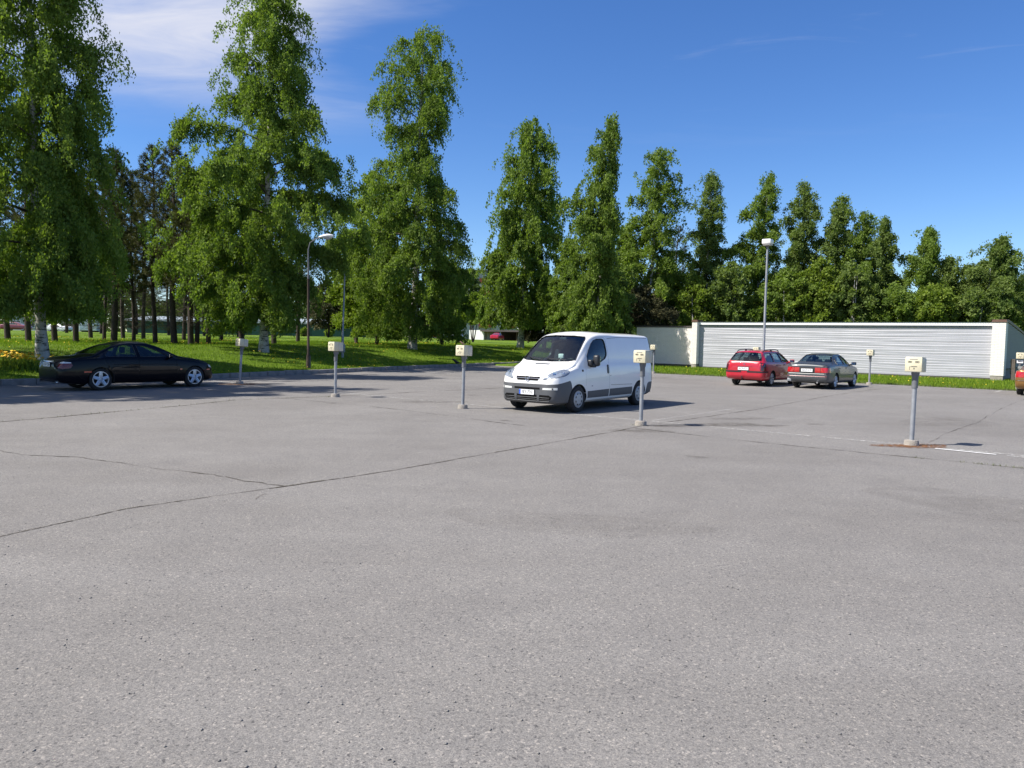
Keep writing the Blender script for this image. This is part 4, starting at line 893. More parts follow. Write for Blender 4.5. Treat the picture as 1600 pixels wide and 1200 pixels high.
# strip in front of the garage
u = rng.uniform(-30, 6, 60000); v = VEDGE + rng.normal(0, .09, len(u)) * (rng.uniform(0, 1, len(u)) < .1) + 11.5 * rng.uniform(0, 1, len(u)) ** 1.25; x, y = u * UX + v * VX, u * UY + v * VY
grass_blades('verge_grass', 'green grass strip in front of the garage', x, y, np.maximum(ground_z(x, y), 0), .05, .16, .036, M['grass'], rng)
u = rng.uniform(-30, 6, 6000); v = VEDGE + rng.normal(0, .10, len(u)); x, y = u * UX + v * VX, u * UY + v * VY
grass_blades('verge_edge_grass', 'tired yellowish grass along the asphalt edge', x, y, np.maximum(ground_z(x, y), 0), .03, .12, .03, M['moss'], rng, .9)
def discs(name, label, x, y, z, r, m, rng, cat):
    n = len(x); t = 2 * np.pi * np.arange(5) / 5; tl = rng.normal(0, .35, (n, 2))
    co = np.stack([x[:, None] + r * np.cos(t), y[:, None] + r * np.sin(t), z[:, None] + r * (np.cos(t) * tl[:, :1] + np.sin(t) * tl[:, 1:])], -1).reshape(-1, 3)
    # a small dome: rim + raised centre
    cc = np.stack([x, y, z + r * .55], -1); i = np.arange(n)[:, None] * 5 + np.arange(5)[None]; j = np.arange(n)[:, None] * 5 + (np.arange(5)[None] + 1) % 5; k = np.broadcast_to(n * 5 + np.arange(n)[:, None], i.shape)
    o = link(name, np_mesh(name, np.concatenate([co, cc]), np.stack([i, j, k], -1).reshape(-1, 3), m, nv=3)); return tag(o, label, cat, kind='stuff')
x, y = scatter_left(rng, 2600, 30, power=1.0); pat = np.sin(x * .5) + np.sin(y * .4 + x * .2); k = pat > 0.1; x, y = x[k], y[k]
discs('dandelions', 'yellow dandelions scattered over the lawn', x, y, ground_z(x, y) + .12, .026, M['dandelion'], rng, 'flowers')
u = rng.uniform(-22, 0, 90); v = VEDGE + rng.uniform(.3, 7, 90); x, y = u * UX + v * VX, u * UY + v * VY
discs('verge_dandelions', 'yellow dandelions in the strip before the garage', x, y, ground_z(x, y) + .11, .026, M['dandelion'], rng, 'flowers')
# the yellow flower bed at the far left
fx = xat(24, 26.8); n = 700
x = fx + rng.normal(0, .55, n); y = 26.9 + rng.normal(0, .30, n); grass_blades('flower_bed_leaves', 'leafy clump of garden flowers at the left edge', x, y, ground_z(x, y), .18, .50, .05, M['leaf_c'], rng, .7, cat='plants')
n = 110; x = fx + rng.normal(0, .48, n); y = 26.8 + rng.normal(0, .25, n)
discs('yellow_flowers', 'yellow and orange garden flowers at the left edge behind the kerb', x, y, ground_z(x, y) + rng.uniform(.38, .58, n), .06, M['tulip'], rng, 'flowers')
# weeds in the joint right of the nearest post and elsewhere
pts = []
for (u0, u1, v0, nn, sp) in [(-2.55, -2.35, 13.32, 40, .05), (-1.9, -0.6, 13.36, 180, .035), (-0.3, 0.25, 13.37, 260, .06), (0.3, 5, 13.38, 300, .04), (-17.9, -17.7, 11.8, 0, .1)]:
    uu = rng.uniform(u0, u1, nn); vv = v0 + rng.normal(0, sp, nn); pts.append(np.stack(uv2xy(uu, vv), -1))
vv = rng.uniform(5, 14, 350); pts.append(np.stack(uv2xy(np.interp(vv, [5.1, 7.8, 11.1, 13.5], [-16.4, -17.05, -18.1, -17.7]) + rng.normal(0, .05, len(vv)), vv), -1))
for (px_, py_) in [(8.9, 36.0), (4.6, 36.3), (-5.15, 21.6), (-1.28, 18.86), (7.2, 13.6), (2.62, 15.9)]: pts.append(np.array([[px_, py_]]) + rng.normal(0, .07, (26, 2)))
pts = np.concatenate(pts); grass_blades('joint_weeds', 'small weeds growing in the asphalt joints', pts[:, 0], pts[:, 1], np.zeros(len(pts)), .015, .06, .012, M['moss'], rng, 1.2, cat='weeds')

# ================================================================== VEHICLES
def pchip(pts):
    P = sorted(pts); xs = np.array([p[0] for p in P], float); ys = np.array([p[1] for p in P], float)
    h = np.diff(xs); dl = np.diff(ys) / h; m = np.zeros(len(xs)); m[0] = dl[0]; m[-1] = dl[-1]
    for i in range(1, len(xs) - 1):
        if dl[i - 1] * dl[i] > 0:
            w1 = 2 * h[i] + h[i - 1]; w2 = h[i] + 2 * h[i - 1]; m[i] = (w1 + w2) / (w1 / dl[i - 1] + w2 / dl[i])
    def f(x):
        x = min(max(x, xs[0]), xs[-1]); i = min(max(int(np.searchsorted(xs, x)) - 1, 0), len(xs) - 2); t = (x - xs[i]) / h[i]
        return (2*t**3 - 3*t**2 + 1) * ys[i] + (t**3 - 2*t**2 + t) * h[i] * m[i] + (-2*t**3 + 3*t**2) * ys[i+1] + (t**3 - t**2) * h[i] * m[i+1]
    return f
class Shape:
    """a car body as cross-sections along x (forward +x): roof line, belt line, sill line, plan width, roof width"""
    def __init__(s, zt, zb, z0, w, wt, crown=0.05, edge=0.07, tuck=0.06, bow=0.02):
        s.zt, s.zb, s.z0, s.w, s.wt = (pchip(q) for q in (zt, zb, z0, w, wt)); s.x0 = zt[0][0] if zt[0][0] < zt[-1][0] else zt[-1][0]; s.x1 = max(zt[0][0], zt[-1][0])
        s.crown, s.edge, s.tuck, s.bow = crown, edge, tuck, bow
    def ring(s, x, inset=0.0, floor=None):
        z0, W_, zb, zt, wt = s.z0(x), s.w(x), s.zb(x), s.zt(x), s.wt(x)
        wt = min(wt, W_ - 0.03); cr = s.crown * min(1, wt / 0.6); zb = min(zb, zt - cr - 0.03)
        ed = min(s.edge, max(0.02, (zt - cr - zb) * 0.6))
        if inset:
            W_ -= inset; wt -= inset; zt -= inset; z0 = floor; zb = max(zb, floor + 0.05)
        k = min(1, W_ / 0.5); tk = s.tuck
        H_ = zb - z0
        L = [(0, z0), (W_ * 0.55, z0), (W_ - 0.11 * k, z0 + 0.004), (W_ - 0.04 * k, z0 + 0.06 * H_), (W_ - 0.012 * k, z0 + 0.17 * H_), (W_, z0 + 0.36 * H_), (W_ - 0.002, z0 + 0.56 * H_), (W_ - 0.010 * k, z0 + 0.74 * H_), (W_ - 0.024 * k, z0 + 0.89 * H_), (W_ - tk * 0.75 * k, z0 + 0.975 * H_), (W_ - tk * k, zb)]
        sx, sz = L[-1]; ex, ez = min(wt, sx - 0.005), max(zt - cr - ed, zb + 0.004)
        for t in (0.2, 0.4, 0.6, 0.8): L.append((sx + (ex - sx) * t + s.bow * math.sin(math.pi * t) * min(1, (ez - sz) / 0.3), sz + (ez - sz) * t))
        L.append((ex, ez))
        c1 = (ex - (sx - ex) * 0.1, zt - cr); e2 = (max(0.02, ex - ed * 1.5), zt - cr * 0.86)
        c1 = (max(e2[0], ex - 0.15 * ed), zt - cr * 1.02)
        for t in (0.25, 0.5, 0.75, 1.0): L.append(((1-t)**2 * ex + 2*t*(1-t) * c1[0] + t*t * e2[0], (1-t)**2 * ez + 2*t*(1-t) * c1[1] + t*t * e2[1]))
        for t in (0.66, 0.33, 0.0):
            y = e2[0] * t; L.append((y, zt - cr * 0.86 * t * t))
        return L
    def solid(s, xs=None, inset=0.0, floor=None):
        if xs is None:
            a = np.linspace(s.x0, s.x1, 64); e = 0.16 * (np.linspace(0, 1, 9) ** 1.8); xs = np.unique(np.round(np.concatenate([a, s.x0 + e, s.x1 - e]), 4))
        V = []; F = []; n = None
        for x in xs:
            L = s.ring(float(x), inset, floor); full = [(y, z) for y, z in L] + [(-y, z) for y, z in reversed(L[1:-1])]; n = len(full)
            V += [(float(x), y, z) for y, z in full]
        m = len(xs)
        for i in range(m - 1):
            for k in range(n): F.append((i * n + k, i * n + (k + 1) % n, (i + 1) * n + (k + 1) % n, (i + 1) * n + k))
        # caps as strips between mirrored points
        for base in (0, (m - 1) * n):
            h = n // 2
            for k in range(h):
                a, b, c, d = k, k + 1, (n - k - 1) % n, (n - k) % n
                q = [a, b, c, d]; u = []
                for t in q:
                    if t not in u: u.append(t)
                if len(u) > 2: F.append(tuple(base + t for t in u))
        mb = MB(); mb.v = V; mb.f = F; return mb
def tmp_obj(mb, m=None, smooth=None):
    return mb.build('tmp', m or M['interior'], None, smooth)
def boolean(o, cutter, op='DIFFERENCE', drop=True):
    md = o.modifiers.new('b', 'BOOLEAN'); md.operation = op; md.solver = 'EXACT'; md.object = cutter
    try: md.material_mode = 'TRANSFER'
    except Exception: pass
    bpy.context.view_layer.update()
    me = bpy.data.meshes.new_from_object(o.evaluated_get(bpy.context.evaluated_depsgraph_get()))
    o.modifiers.clear(); old = o.data; o.data = me; bpy.data.meshes.remove(old)
    if drop:
        c = cutter.data; bpy.data.objects.remove(cutter); bpy.data.meshes.remove(c)
    return o
def copy_tmp(o):
    c = bpy.data.objects.new('tmp', o.data.copy()); COL.objects.link(c); return c
def split(o, mb, name, m, parent, gap=None):
    """take the piece of body o inside mb out as a part of its own; gap = slightly larger cutter for the body"""
    p = copy_tmp(o); boolean(p, tmp_obj(mb, m), 'INTERSECT'); boolean(o, tmp_obj(gap or mb, M['interior']), 'DIFFERENCE')
    p.name = name; p.data.name = name; p.parent = parent; return p
def grow(poly, d):
    cx = sum(p[0] for p in poly) / len(poly); cy = sum(p[1] for p in poly) / len(poly); n = len(poly); res = []
    ar = sum(poly[i][0] * poly[(i + 1) % n][1] - poly[(i + 1) % n][0] * poly[i][1] for i in range(n))
    sg = 1 if ar > 0 else -1
    for i in range(n):
        p, a, b = Vector(poly[i]), Vector(poly[i - 1]), Vector(poly[(i + 1) % n]); t = ((p - a).normalized() + (b - p).normalized())
        t = t.normalized() if t.length > 1e-6 else (b - p).normalized(); nn = Vector((t.y, -t.x)) * sg; res.append(tuple(p + nn * d))
    return res
def smooth_poly(poly, it=2):
    for _ in range(it):
        q = []; n = len(poly)
        for i in range(n):
            a, b = poly[i], poly[(i + 1) % n]; q += [(a[0]*.8 + b[0]*.2, a[1]*.8 + b[1]*.2), (a[0]*.2 + b[0]*.8, a[1]*.2 + b[1]*.8)]
        poly = q
    return poly
def smooth3(poly, it=1):
    poly = [Vector(q) for q in poly]
    for _ in range(it): poly = [w for a, b in zip(poly, poly[1:] + poly[:1]) for w in (a * .78 + b * .22, a * .22 + b * .78)]
    return poly
def tree_of(mb):
    bm = bmesh.new(); me = mb.mesh('t', M['seam']); bm.from_mesh(me); t = BVHTree.FromBMesh(bm); bm.free(); bpy.data.meshes.remove(me); return t
def project(tree, p, d, off):
    o = Vector(p) - Vector(d) * 4; h = tree.ray_cast(o, d)
    if h[0] is None: h = tree.find_nearest(Vector(p))
    n = h[1]
    if n.dot(d) > 0: n = -n
    return h[0] + n * off, n
def patch(tree, poly, d, off=0.004, thick=0.006, res=0.06, name='patch', m=None, parent=None, smooth=60):
    """thin solid panel following the body: outline (3-D points or 2-D on the plane facing d) projected along d"""
    d = Vector(d).normalized()
    if len(poly[0]) == 2:
        if abs(d.y) > 0.9: poly = [(p[0], -d.y * 1.0, p[1]) for p in poly]
        elif abs(d.x) > 0.9: poly = [(-d.x * 2.5, p[0], p[1]) for p in poly]
        else: poly = [(p[0], p[1], 1.5) for p in poly]
    up = Vector((0, 0, 1)) if abs(d.z) < 0.9 else Vector((1, 0, 0)); e1 = d.cross(up).normalized(); e2 = e1.cross(d)
    bm = bmesh.new(); vs = [bm.verts.new((Vector(p).dot(e1), Vector(p).dot(e2), 0)) for p in poly]; f = bm.faces.new(vs)
    bmesh.ops.triangulate(bm, faces=[f])
    for ax in (0, 1):
        lo = min(v.co[ax] for v in bm.verts); hi = max(v.co[ax] for v in bm.verts); q = lo + res
        while q < hi - res * 0.3:
            co = [0, 0, 0]; no = [0, 0, 0]; co[ax] = q; no[ax] = 1
            bmesh.ops.bisect_plane(bm, geom=bm.verts[:] + bm.edges[:] + bm.faces[:], plane_co=co, plane_no=no, dist=1e-5); q += res
    bm.verts.ensure_lookup_table(); bm.verts.index_update(); c0 = Vector((0, 0, 0))
    outer = []; inner = []
    for v in bm.verts:
        p = e1 * v.co.x + e2 * v.co.y; loc, n = project(tree, p, d, off); outer.append(loc); inner.append(loc - n * thick)
    n = len(outer); fs = [tuple(v.index for v in f.verts) for f in bm.faces]; F = list(fs) + [tuple(i + n for i in reversed(f)) for f in fs]
    for e in bm.edges:
        if len(e.link_faces) == 1:
            a, b = e.verts[0].index, e.verts[1].index; F.append((a, b, b + n, a + n))
    bm.free(); mb = MB(); mb.v = [tuple(p) for p in outer + inner]; mb.f = F
    return mb.build(name, m, parent, smooth) if name else mb
def seam(mb, tree, pts, d, r=0.004, closed=False, step=0.06):
    """thin bead on the body along projected points (2-D on the plane facing d)"""
    d = Vector(d).normalized(); P = []
    for p in pts:
        if len(p) == 3: P.append(Vector(p))
        elif abs(d.y) > 0.9: P.append(Vector((p[0], -d.y, p[1])))
        elif abs(d.x) > 0.9: P.append(Vector((-d.x * 2.5, p[0], p[1])))
        else: P.append(Vector((p[0], p[1], 1.5)))
    if closed: P.append(P[0])
    Q = []
    for a, b in zip(P[:-1], P[1:]):
        k = max(1, int((b - a).length / step)); Q += [a.lerp(b, i / k) for i in range(k)]
    Q.append(P[-1]); mb.tube([project(tree, q, d, 0.0)[0] for q in Q], r, 5)
def wheel(parent, x, y, r, wid, style, side, meshes):
    """wheel = tyre with rim below it; side +1 left, -1 right"""
    key = style
    if key not in meshes:
        rr = r * (0.70 if style in ('star', 'alloy') else 0.62); h = wid / 2
        t = MB(); t.lathe([(rr, -h * .8), (rr + .02, -h), (r - .035, -h), (r - .010, -h * .82), (r, -h * .55), (r, h * .55), (r - .010, h * .82), (r - .035, h), (rr + .02, h), (rr, h * .8)], 40, closed=True)
        tm = t.mesh('tyre', M['tyre'], 40)
        q = MB(); q.lathe([(rr + .004, h * .9), (rr + .002, h * .97), (rr - .018, h * .97), (rr - .026, h * .7), (rr - .03, -h * .8), (rr + .004, -h * .8)], 40)
        if style == 'hub':
            q.lathe([(rr - .02, h * .86), (rr * .80, h * 1.06), (rr * .45, h * 1.10), (rr * .30, h * 1.03), (rr * .22, h * 1.08), (0.0005, h * 1.10)], 40)
            q.lathe([(rr - .02, h * .3), (0.0005, h * .3)], 24)
        elif style == 'star':
            q.lathe([(.062, h * .6), (.062, h * .80), (.05, h * .86), (0.0005, h * .88)], 24)
            for k in range(5):
                for off in (-.10, .10):
                    a = 2 * math.pi * k / 5 + math.pi / 2; dx = Vector((math.cos(a), math.sin(a), 0)); sd = Vector((-dx.y, dx.x, 0))
                    p0 = dx * .045 + sd * off * .20 + Vector((0, 0, h * .80)); p1 = dx * (rr - .012) + sd * off * .17 + Vector((0, 0, h * .92))
                    q.tube([p0, p0.lerp(p1, .5) + Vector((0, 0, .006)), p1], [.040, .036, .030], 6)
        else:
            q.lathe([(.075, h * .55), (.075, h * .78), (.05, h * .86), (0.0005, h * .86)], 24)
            for k in range(7):
                a = 2 * math.pi * k / 7; dx = Vector((math.cos(a), math.sin(a), 0)); q.tube([dx * .05 + Vector((0, 0, h * .76)), dx * (rr - .015) + Vector((0, 0, h * .88))], [.034, .030], 6)
        qm = q.mesh('rim', {'hub': M['hubcap'], 'star': M['alloy'], 'alloy': M['alloy']}[style], 45)
        dd = MB(); dd.lathe([(rr - .028, -h * .2), (0.0005, -h * .2)], 24); dm = dd.mesh('brake_disc', M['slot'])
        sm = None
        if style == 'hub':
            s_ = MB()
            for k in range(8):
                a = 2 * math.pi * (k + .5) / 8; c = Vector((math.cos(a), math.sin(a), 0)) * rr * .68; tn = Vector((-math.sin(a), math.cos(a), 0)); rd = Vector((math.cos(a), math.sin(a), 0)); ring_ = []
                ring2 = []
                for j in range(10):
                    w = 2 * math.pi * j / 10; p = c + tn * .030 * math.cos(w) + rd * .020 * math.sin(w); rad_ = math.hypot(p.x, p.y); zz = h * np.interp(rad_, [rr * .45, rr * .8, rr], [1.10, 1.06, .86]) + .0025
                    ring_.append((p.x, p.y, zz)); ring2.append((p.x, p.y, zz - .012))
                s_.add(ring_ + ring2, [tuple(range(10))] + [(j, (j + 1) % 10, 10 + (j + 1) % 10, 10 + j) for j in range(10)])
            sm = s_.mesh('hubcap_slots', M['slot'])
        meshes[key] = (tm, qm, dm, sm)
    tm, qm, dm, sm = meshes[key]
    o = link('wheel', tm, parent); o.location = (x, y, r); o.rotation_euler = (R(-90) if side > 0 else R(90), 0, 0)
    # x axis of the lathe is z: turn it to point outwards
    p = link('rim', qm, o); link('brake_disc', dm, o)
    if sm: link('hubcap_slots', sm, o)
    return o
def arches(axles, r, W_, depth=0.32):
    mb = MB()
    for x in axles:
        for s_ in (1, -1):
            n = 28; poly = [(x + r * math.cos(2 * math.pi * k / n), r * 0.0 + 0.315 + r * math.sin(2 * math.pi * k / n)) for k in range(n)]
            a, b = sorted((s_ * (W_ - depth), s_ * (W_ + 0.2))); mb.prism(poly, a, b, 'y')
    return mb
def plate(parent, loc, yaw, txt, w=0.44, h=0.118, blue=True, tilt=0.0, scale=1.0):
    """number plate facing local +x of its frame"""
    mx = Matrix.Translation(loc) @ Matrix.Rotation(yaw, 4, 'Z') @ Matrix.Rotation(tilt, 4, 'Y')
    b = MB(); b.box((0.006, 0, 0), (0.012, w + .02, h + .02)); p = b.build('plate_holder', M['darkplastic'], parent); p.data.transform(mx)
    b = MB(); b.box((0.014, 0, 0), (0.006, w, h)); q = b.build('number_plate', M['plate'], p); q.data.transform(mx)
    if blue:
        b = MB(); b.box((0.0185, -w / 2 + .028 if False else w / 2 * -1 + .026, 0), (0.003, .046, h - .006)); q2 = b.build('blue_band', M['plate_blue'], p); q2.data.transform(mx)
    # reading direction: seen from +x the viewer's right is +y
    tmx = mx @ Matrix.Translation((0.0175, 0.022 if blue else 0, 0)) @ Matrix(((0, 0, 1, 0), (1, 0, 0, 0), (0, 1, 0, 0), (0, 0, 0, 1))) @ Matrix.Scale(0.92, 4, (1, 0, 0))
    link('plate_text', text_mesh('plate_text', txt, h * 0.86, M['plate_ink'], tmx), p)
    return p
def seats(parent, rows, zf, zs=0.30):
    b0 = MB(); b0.box((0.05, 0, zs), (0.48, 0.48, 0.16), bev=.04); sm = b0.mesh('seat_base', M['seat'], 50)
    b1 = MB(); b1.box((0, 0, 0.30), (0.14, 0.46, 0.58), bev=.05, mx=Matrix.Rotation(R(-14), 4, 'Y')); b1.box((-0.13, 0, 0.70), (0.09, 0.26, 0.19), bev=.035); bm_ = b1.mesh('seat_back', M['seat'], 50)
    for (x, ys) in rows:
        for y in ys:
            o = link('seat', sm, parent); o.location = (x, y, zf); c = link('seat_back', bm_, o); c.location = (-0.2, 0, zs)
def steering(parent, x, y, z, tilt=R(-60)):
    b = MB(); n = 28
    mx = Matrix.Translation((x, y, z)) @ Matrix.Rotation(tilt, 4, 'Y')
    b.tube([(0.185 * math.cos(2 * math.pi * k / n), 0.185 * math.sin(2 * math.pi * k / n), 0) for k in range(n + 1)], .014, 8, False, mx)
    b.tube([(0, -.18, 0), (0, 0, -.03), (0, .18, 0)], .02, 6, True, mx); b.tube([(0, 0, -.02), (0, 0, -.3)], .03, 8, True, mx)
    b.build('steering_wheel', M['darkplastic'], parent, 50)
WM = {}

def finish(o, name, m, parent, deg=32):
    o.name = name; o.data.name = name; o.parent = parent; sharp(o.data, deg); return o

# ---------------------------------------------------------------- the white van
def build_van():
    root = thing('van', 'white panel van with grey bumpers facing the viewer in the middle of the lot', 'van', (1.80, 20.19, 0), R(53.0) + math.pi)
    sh = Shape(
        zt=[(2.392, .66), (2.385, .76), (2.36, .85), (2.31, .925), (2.2, .985), (1.95, 1.08), (1.62, 1.215), (1.45, 1.36), (1.2, 1.575), (.95, 1.775), (.80, 1.868), (.60, 1.93), (.35, 1.965), (0, 1.972), (-.6, 1.955), (-2.2, 1.945), (-2.33, 1.925), (-2.38, 1.87), (-2.392, 1.80)],
        zb=[(2.392, .60), (2.36, .76), (2.25, .86), (1.95, .98), (1.5, 1.08), (.6, 1.16), (-.5, 1.18), (-2.392, 1.18)],
        z0=[(2.392, .36), (2.36, .27), (2.2, .215), (1.6, .22), (-1.6, .24), (-2.2, .27), (-2.34, .31), (-2.392, .38)],
        w=[(2.392, .56), (2.38, .63), (2.33, .74), (2.22, .835), (2.05, .893), (1.8, .928), (1.3, .948), (0, .952), (-1.8, .945), (-2.25, .930), (-2.35, .905), (-2.392, .86)],
        wt=[(2.392, .40), (2.3, .60), (2.1, .72), (1.62, .825), (1.2, .785), (.8, .745), (.3, .755), (-.3, .765), (-2.2, .775), (-2.35, .755), (-2.392, .72)],
        crown=.055, edge=.085, tuck=.055, bow=.03)
    mb = sh.solid(); tree = tree_of(mb); body = tmp_obj(mb, M['white_paint'])
    boolean(body, tmp_obj(arches((1.558, -1.54), .375, .95), M['slot']))
    xs = np.concatenate([np.linspace(-.35, 1.45, 19)])
    cab = sh.solid(xs, .055, .58); cab2 = tmp_obj(cab, M['interior']); boolean(body, cab2)
    # openings
    side = smooth_poly([(1.06, 1.215), (1.05, 1.40), (.82, 1.64), (.64, 1.755), (.40, 1.79), (.215, 1.785), (.175, 1.72), (.165, 1.42), (.22, 1.25), (.42, 1.185), (.80, 1.185)], 1)
    side = [(1.10, 1.215), (1.10, 1.36), (.98, 1.49), (.80, 1.655), (.66, 1.745), (.50, 1.785), (.30, 1.79), (.215, 1.775), (.18, 1.735), (.168, 1.66), (.165, 1.43), (.185, 1.36), (.26, 1.29), (.50, 1.20), (.70, 1.175), (.95, 1.185)]
    ws = [(-.775, 1.255), (-.715, 1.55), (-.665, 1.775), (-.60, 1.835), (-.3, 1.860), (.3, 1.860), (.60, 1.835), (.665, 1.775), (.715, 1.55), (.775, 1.255), (.62, 1.225), (.2, 1.210), (-.2, 1.210), (-.62, 1.225)]
    c = MB(); c.prism(side, -1.2, -.45); c.prism(side, .45, 1.2); boolean(body, tmp_obj(c, M['darkplastic']))
    c = MB(); c.prism(ws, .72, 2.2, 'x'); boolean(body, tmp_obj(c, M['darkplastic']))
    # front bumper: everything ahead of the wheel arch below a curved top edge
    fb = [(1.30, .05), (2.6, .05), (2.6, .675), (2.37, .685), (2.25, .70), (2.05, .745), (1.90, .775), (1.86, .72), (1.80, .5), (1.75, .3)]
    b = MB(); b.prism(fb, -1.2, 1.2); g = MB(); g.prism(grow(fb, .004), -1.2, 1.2)
    bump = split(body, b, 'front_bumper', M['greyplastic'], root, g); bump.data.materials.clear(); bump.data.materials.append(M['greyplastic']); sharp(bump.data, 32)
    rb = [(-2.6, .1), (-1.98, .1), (-1.96, .40), (-2.02, .58), (-2.1, .62), (-2.6, .64)]
    b = MB(); b.prism(rb, -1.2, 1.2); g = MB(); g.prism(grow(rb, .004), -1.2, 1.2)
    rbo = split(body, b, 'rear_bumper', M['greyplastic'], root, g); rbo.data.materials.clear(); rbo.data.materials.append(M['greyplastic']); sharp(rbo.data, 32)
    # near front door (driver's side, left)
    dr = [(1.20, .335), (1.225, .60), (1.215, 1.19), (1.15, 1.36), (.82, 1.68), (.66, 1.785), (.45, 1.825), (.18, 1.83), (.115, 1.78), (.10, 1.3), (.10, .335)]
    b = MB(); b.prism(dr, .62, 1.2); g = MB(); g.prism(grow(dr, .006), .60, 1.2)
    door = split(body, b, 'door', M['white_paint'], root, g); sharp(door.data, 32)
    finish(body, 'body', None, root)
    b = MB(); g2 = b; seam(b, tree, [(1.10, -9)] if False else [(1.21, .34), (1.215, 1.19), (.66, 1.80)], (0, 1, 0), .004); seam(b, tree, [(.1, .34), (.1, 1.8)], (0, 1, 0), .004)
    # far-side door seams, bonnet seams, side panel seams, rear edge
    seam(b, tree, [(2.27, -.60), (1.95, -.71), (1.60, -.775)], (0, 0, -1), .004); seam(b, tree, [(2.27, .60), (1.95, .71), (1.60, .775)], (0, 0, -1), .004)
    seam(b, tree, [(.02, .62), (-1.12, .60)], (0, -1, 0), .0045); seam(b, tree, [(-2.29, .66), (-2.30, 1.2), (-2.30, 1.86)], (0, -1, 0), .006)
    seam(b, tree, [(.0, 1.80), (-.6, 1.835), (-2.2, 1.835)], (0, -1, 0), .0045)
    seam(b, tree, [(.10, .86), (.0, .862)], (0, -1, 0), .003)
    b.build('panel_seams', M['seam'], root)
    # grey lower mouldings between the wheels
    patch(tree, [(1.13, .335), (1.15, .40), (1.16, .50), (.125, .52), (.125, .335)], (0, -1, 0), .007, .012, name='door_moulding', m=M['greyplastic'], parent=door)
    patch(tree, [(.075, .335), (.075, .52), (-1.115, .53), (-1.13, .45), (-1.13, .335)], (0, -1, 0), .007, .012, name='side_moulding', m=M['greyplastic'], parent=root)
    patch(tree, [(1.13, .335), (1.15, .40), (1.16, .50), (-1.115, .53), (-1.13, .45), (-1.13, .335)], (0, 1, 0), .007, .012, name='side_moulding', m=M['greyplastic'], parent=root)
    # tall rear lamp and black rear edge
    for s_ in (1, -1):
        patch(tree, [(-2.31, 1.16), (-2.31, 1.84), (-2.39, 1.80), (-2.39, 1.10)], (0, -s_, 0), .006, .01, name='tail_lamp', m=M['dark_lamp'], parent=root)
    # glass
    pane = patch(tree, grow(side, .012), (0, -1, 0), -.014, .005, name='door_window', m=M['glass_dark'], parent=door)
    patch(tree, grow(side, .012), (0, 1, 0), -.014, .005, name='door_window', m=M['glass_dark'], parent=root)
    wsg = patch(tree, grow(ws, .014), (-1, 0, 0), -.012, .005, name='windscreen', m=M['glass'], parent=root)
    b = MB(); seam(b, tree, ws, (-1, 0, 0), .011, True); b.build('windscreen_seal', M['darkplastic'], wsg)
    b = MB(); seam(b, tree, side, (0, -1, 0), .009, True); b.build('window_seal', M['darkplastic'], door)
    # wipers
    b = MB()
    for pts in ([(.55, 1.245), (.10, 1.262), (-.02, 1.285)], [(-.10, 1.24), (-.50, 1.275), (-.62, 1.31)]):
        P = [project(tree, (2.5, y, z), (-1, 0, 0), .018)[0] for y, z in pts]; b.tube(P, .011, 6)
    b.build('wipers', M['darkplastic'], root)
    # headlamps: recessed bright bowl behind a clear lens
    for s_ in (1, -1):
        hl = [(2.265, .36 * s_, .765), (2.215, .55 * s_, .79), (2.14, .72 * s_, .825), (2.03, .84 * s_, .875), (1.94, .895 * s_, .95), (1.92, .89 * s_, 1.02), (1.97, .82 * s_, 1.055), (2.07, .70 * s_, 1.03), (2.17, .555 * s_, .945), (2.235, .45 * s_, .845)]
        d = Vector((-1, -.55 * s_, -.25))
        hl = smooth3(hl); bowl = patch(tree, hl, d, .006, .014, .03, 'headlight', M['reflector'], root)
        ring_ = MB(); seam(ring_, tree, hl, d, .009, True); ring_.build('lamp_rim', M['galv_dark'], bowl)
        b = MB()
        for (px_, py_, pz_, rr_) in ((2.05, .765 * s_, .96, .075), (2.13, .635 * s_, .905, .055)):
            loc, n = project(tree, (px_, py_, pz_), d, .006); mx = Matrix.Translation(loc) @ (n.to_track_quat('Z', 'Y').to_matrix().to_4x4())
            b.lathe([(rr_, 0), (rr_ * .95, .008), (rr_ * .55, -.004), (.0005, .004)], 20, mx)
        b.build('bulb_bowl', M['chrome'], bowl)
        patch(tree, hl, d, .018, .003, .03, 'lens', M['lens'], bowl)
    # upper grille slots with bar and ring emblem
    gr = [(.36, .862), (-.36, .862), (-.30, .765), (.30, .765)]
    gp = patch(tree, gr, (-1, 0, 0), .004, .02, .05, 'grille', M['void'], root)
    b = MB(); seam(b, tree, [(.36, .818), (-.36, .818)], (-1, 0, 0), .009); b.build('grille_bar', M['chrome'], gp)
    loc, n = project(tree, (2.5, 0, .818), (-1, 0, 0), .018); mx = Matrix.Translation(loc) @ n.to_track_quat('Z', 'Y').to_matrix().to_4x4()
    b = MB(); k = 24; b.tube([(.058 * math.cos(2 * math.pi * i / k), .058 * math.sin(2 * math.pi * i / k), 0) for i in range(k + 1)], .0085, 6, False, mx)
    # lightning bolt across the ring (x of the frame points sideways)
    b.tube([(-.075, .012, .002), (.015, .010, .003), (-.015, -.010, .003), (.075, -.012, .002)], [.004, .010, .010, .004], 5, True, mx); b.build('emblem', M['chrome'], gp)
    # bonnet intake
    patch(tree, [(1.79, .20), (1.79, -.20), (1.72, -.23), (1.72, .23)], (0, 0, -1), .003, .01, .05, 'bonnet_intake', M['greyplastic'], root)
    # bumper details
    patch(tree, [(.37, .605), (-.37, .605), (-.37, .56), (.37, .56)], (-1, 0, 0), .004, .02, .06, 'upper_slot', M['void'], bump)
    low = [(.62, .432), (-.62, .432), (-.69, .39), (-.63, .28), (.63, .28), (.69, .39)]
    lg = patch(tree, low, (-1, 0, 0), .003, .02, .05, 'lower_grille', M['void'], bump)
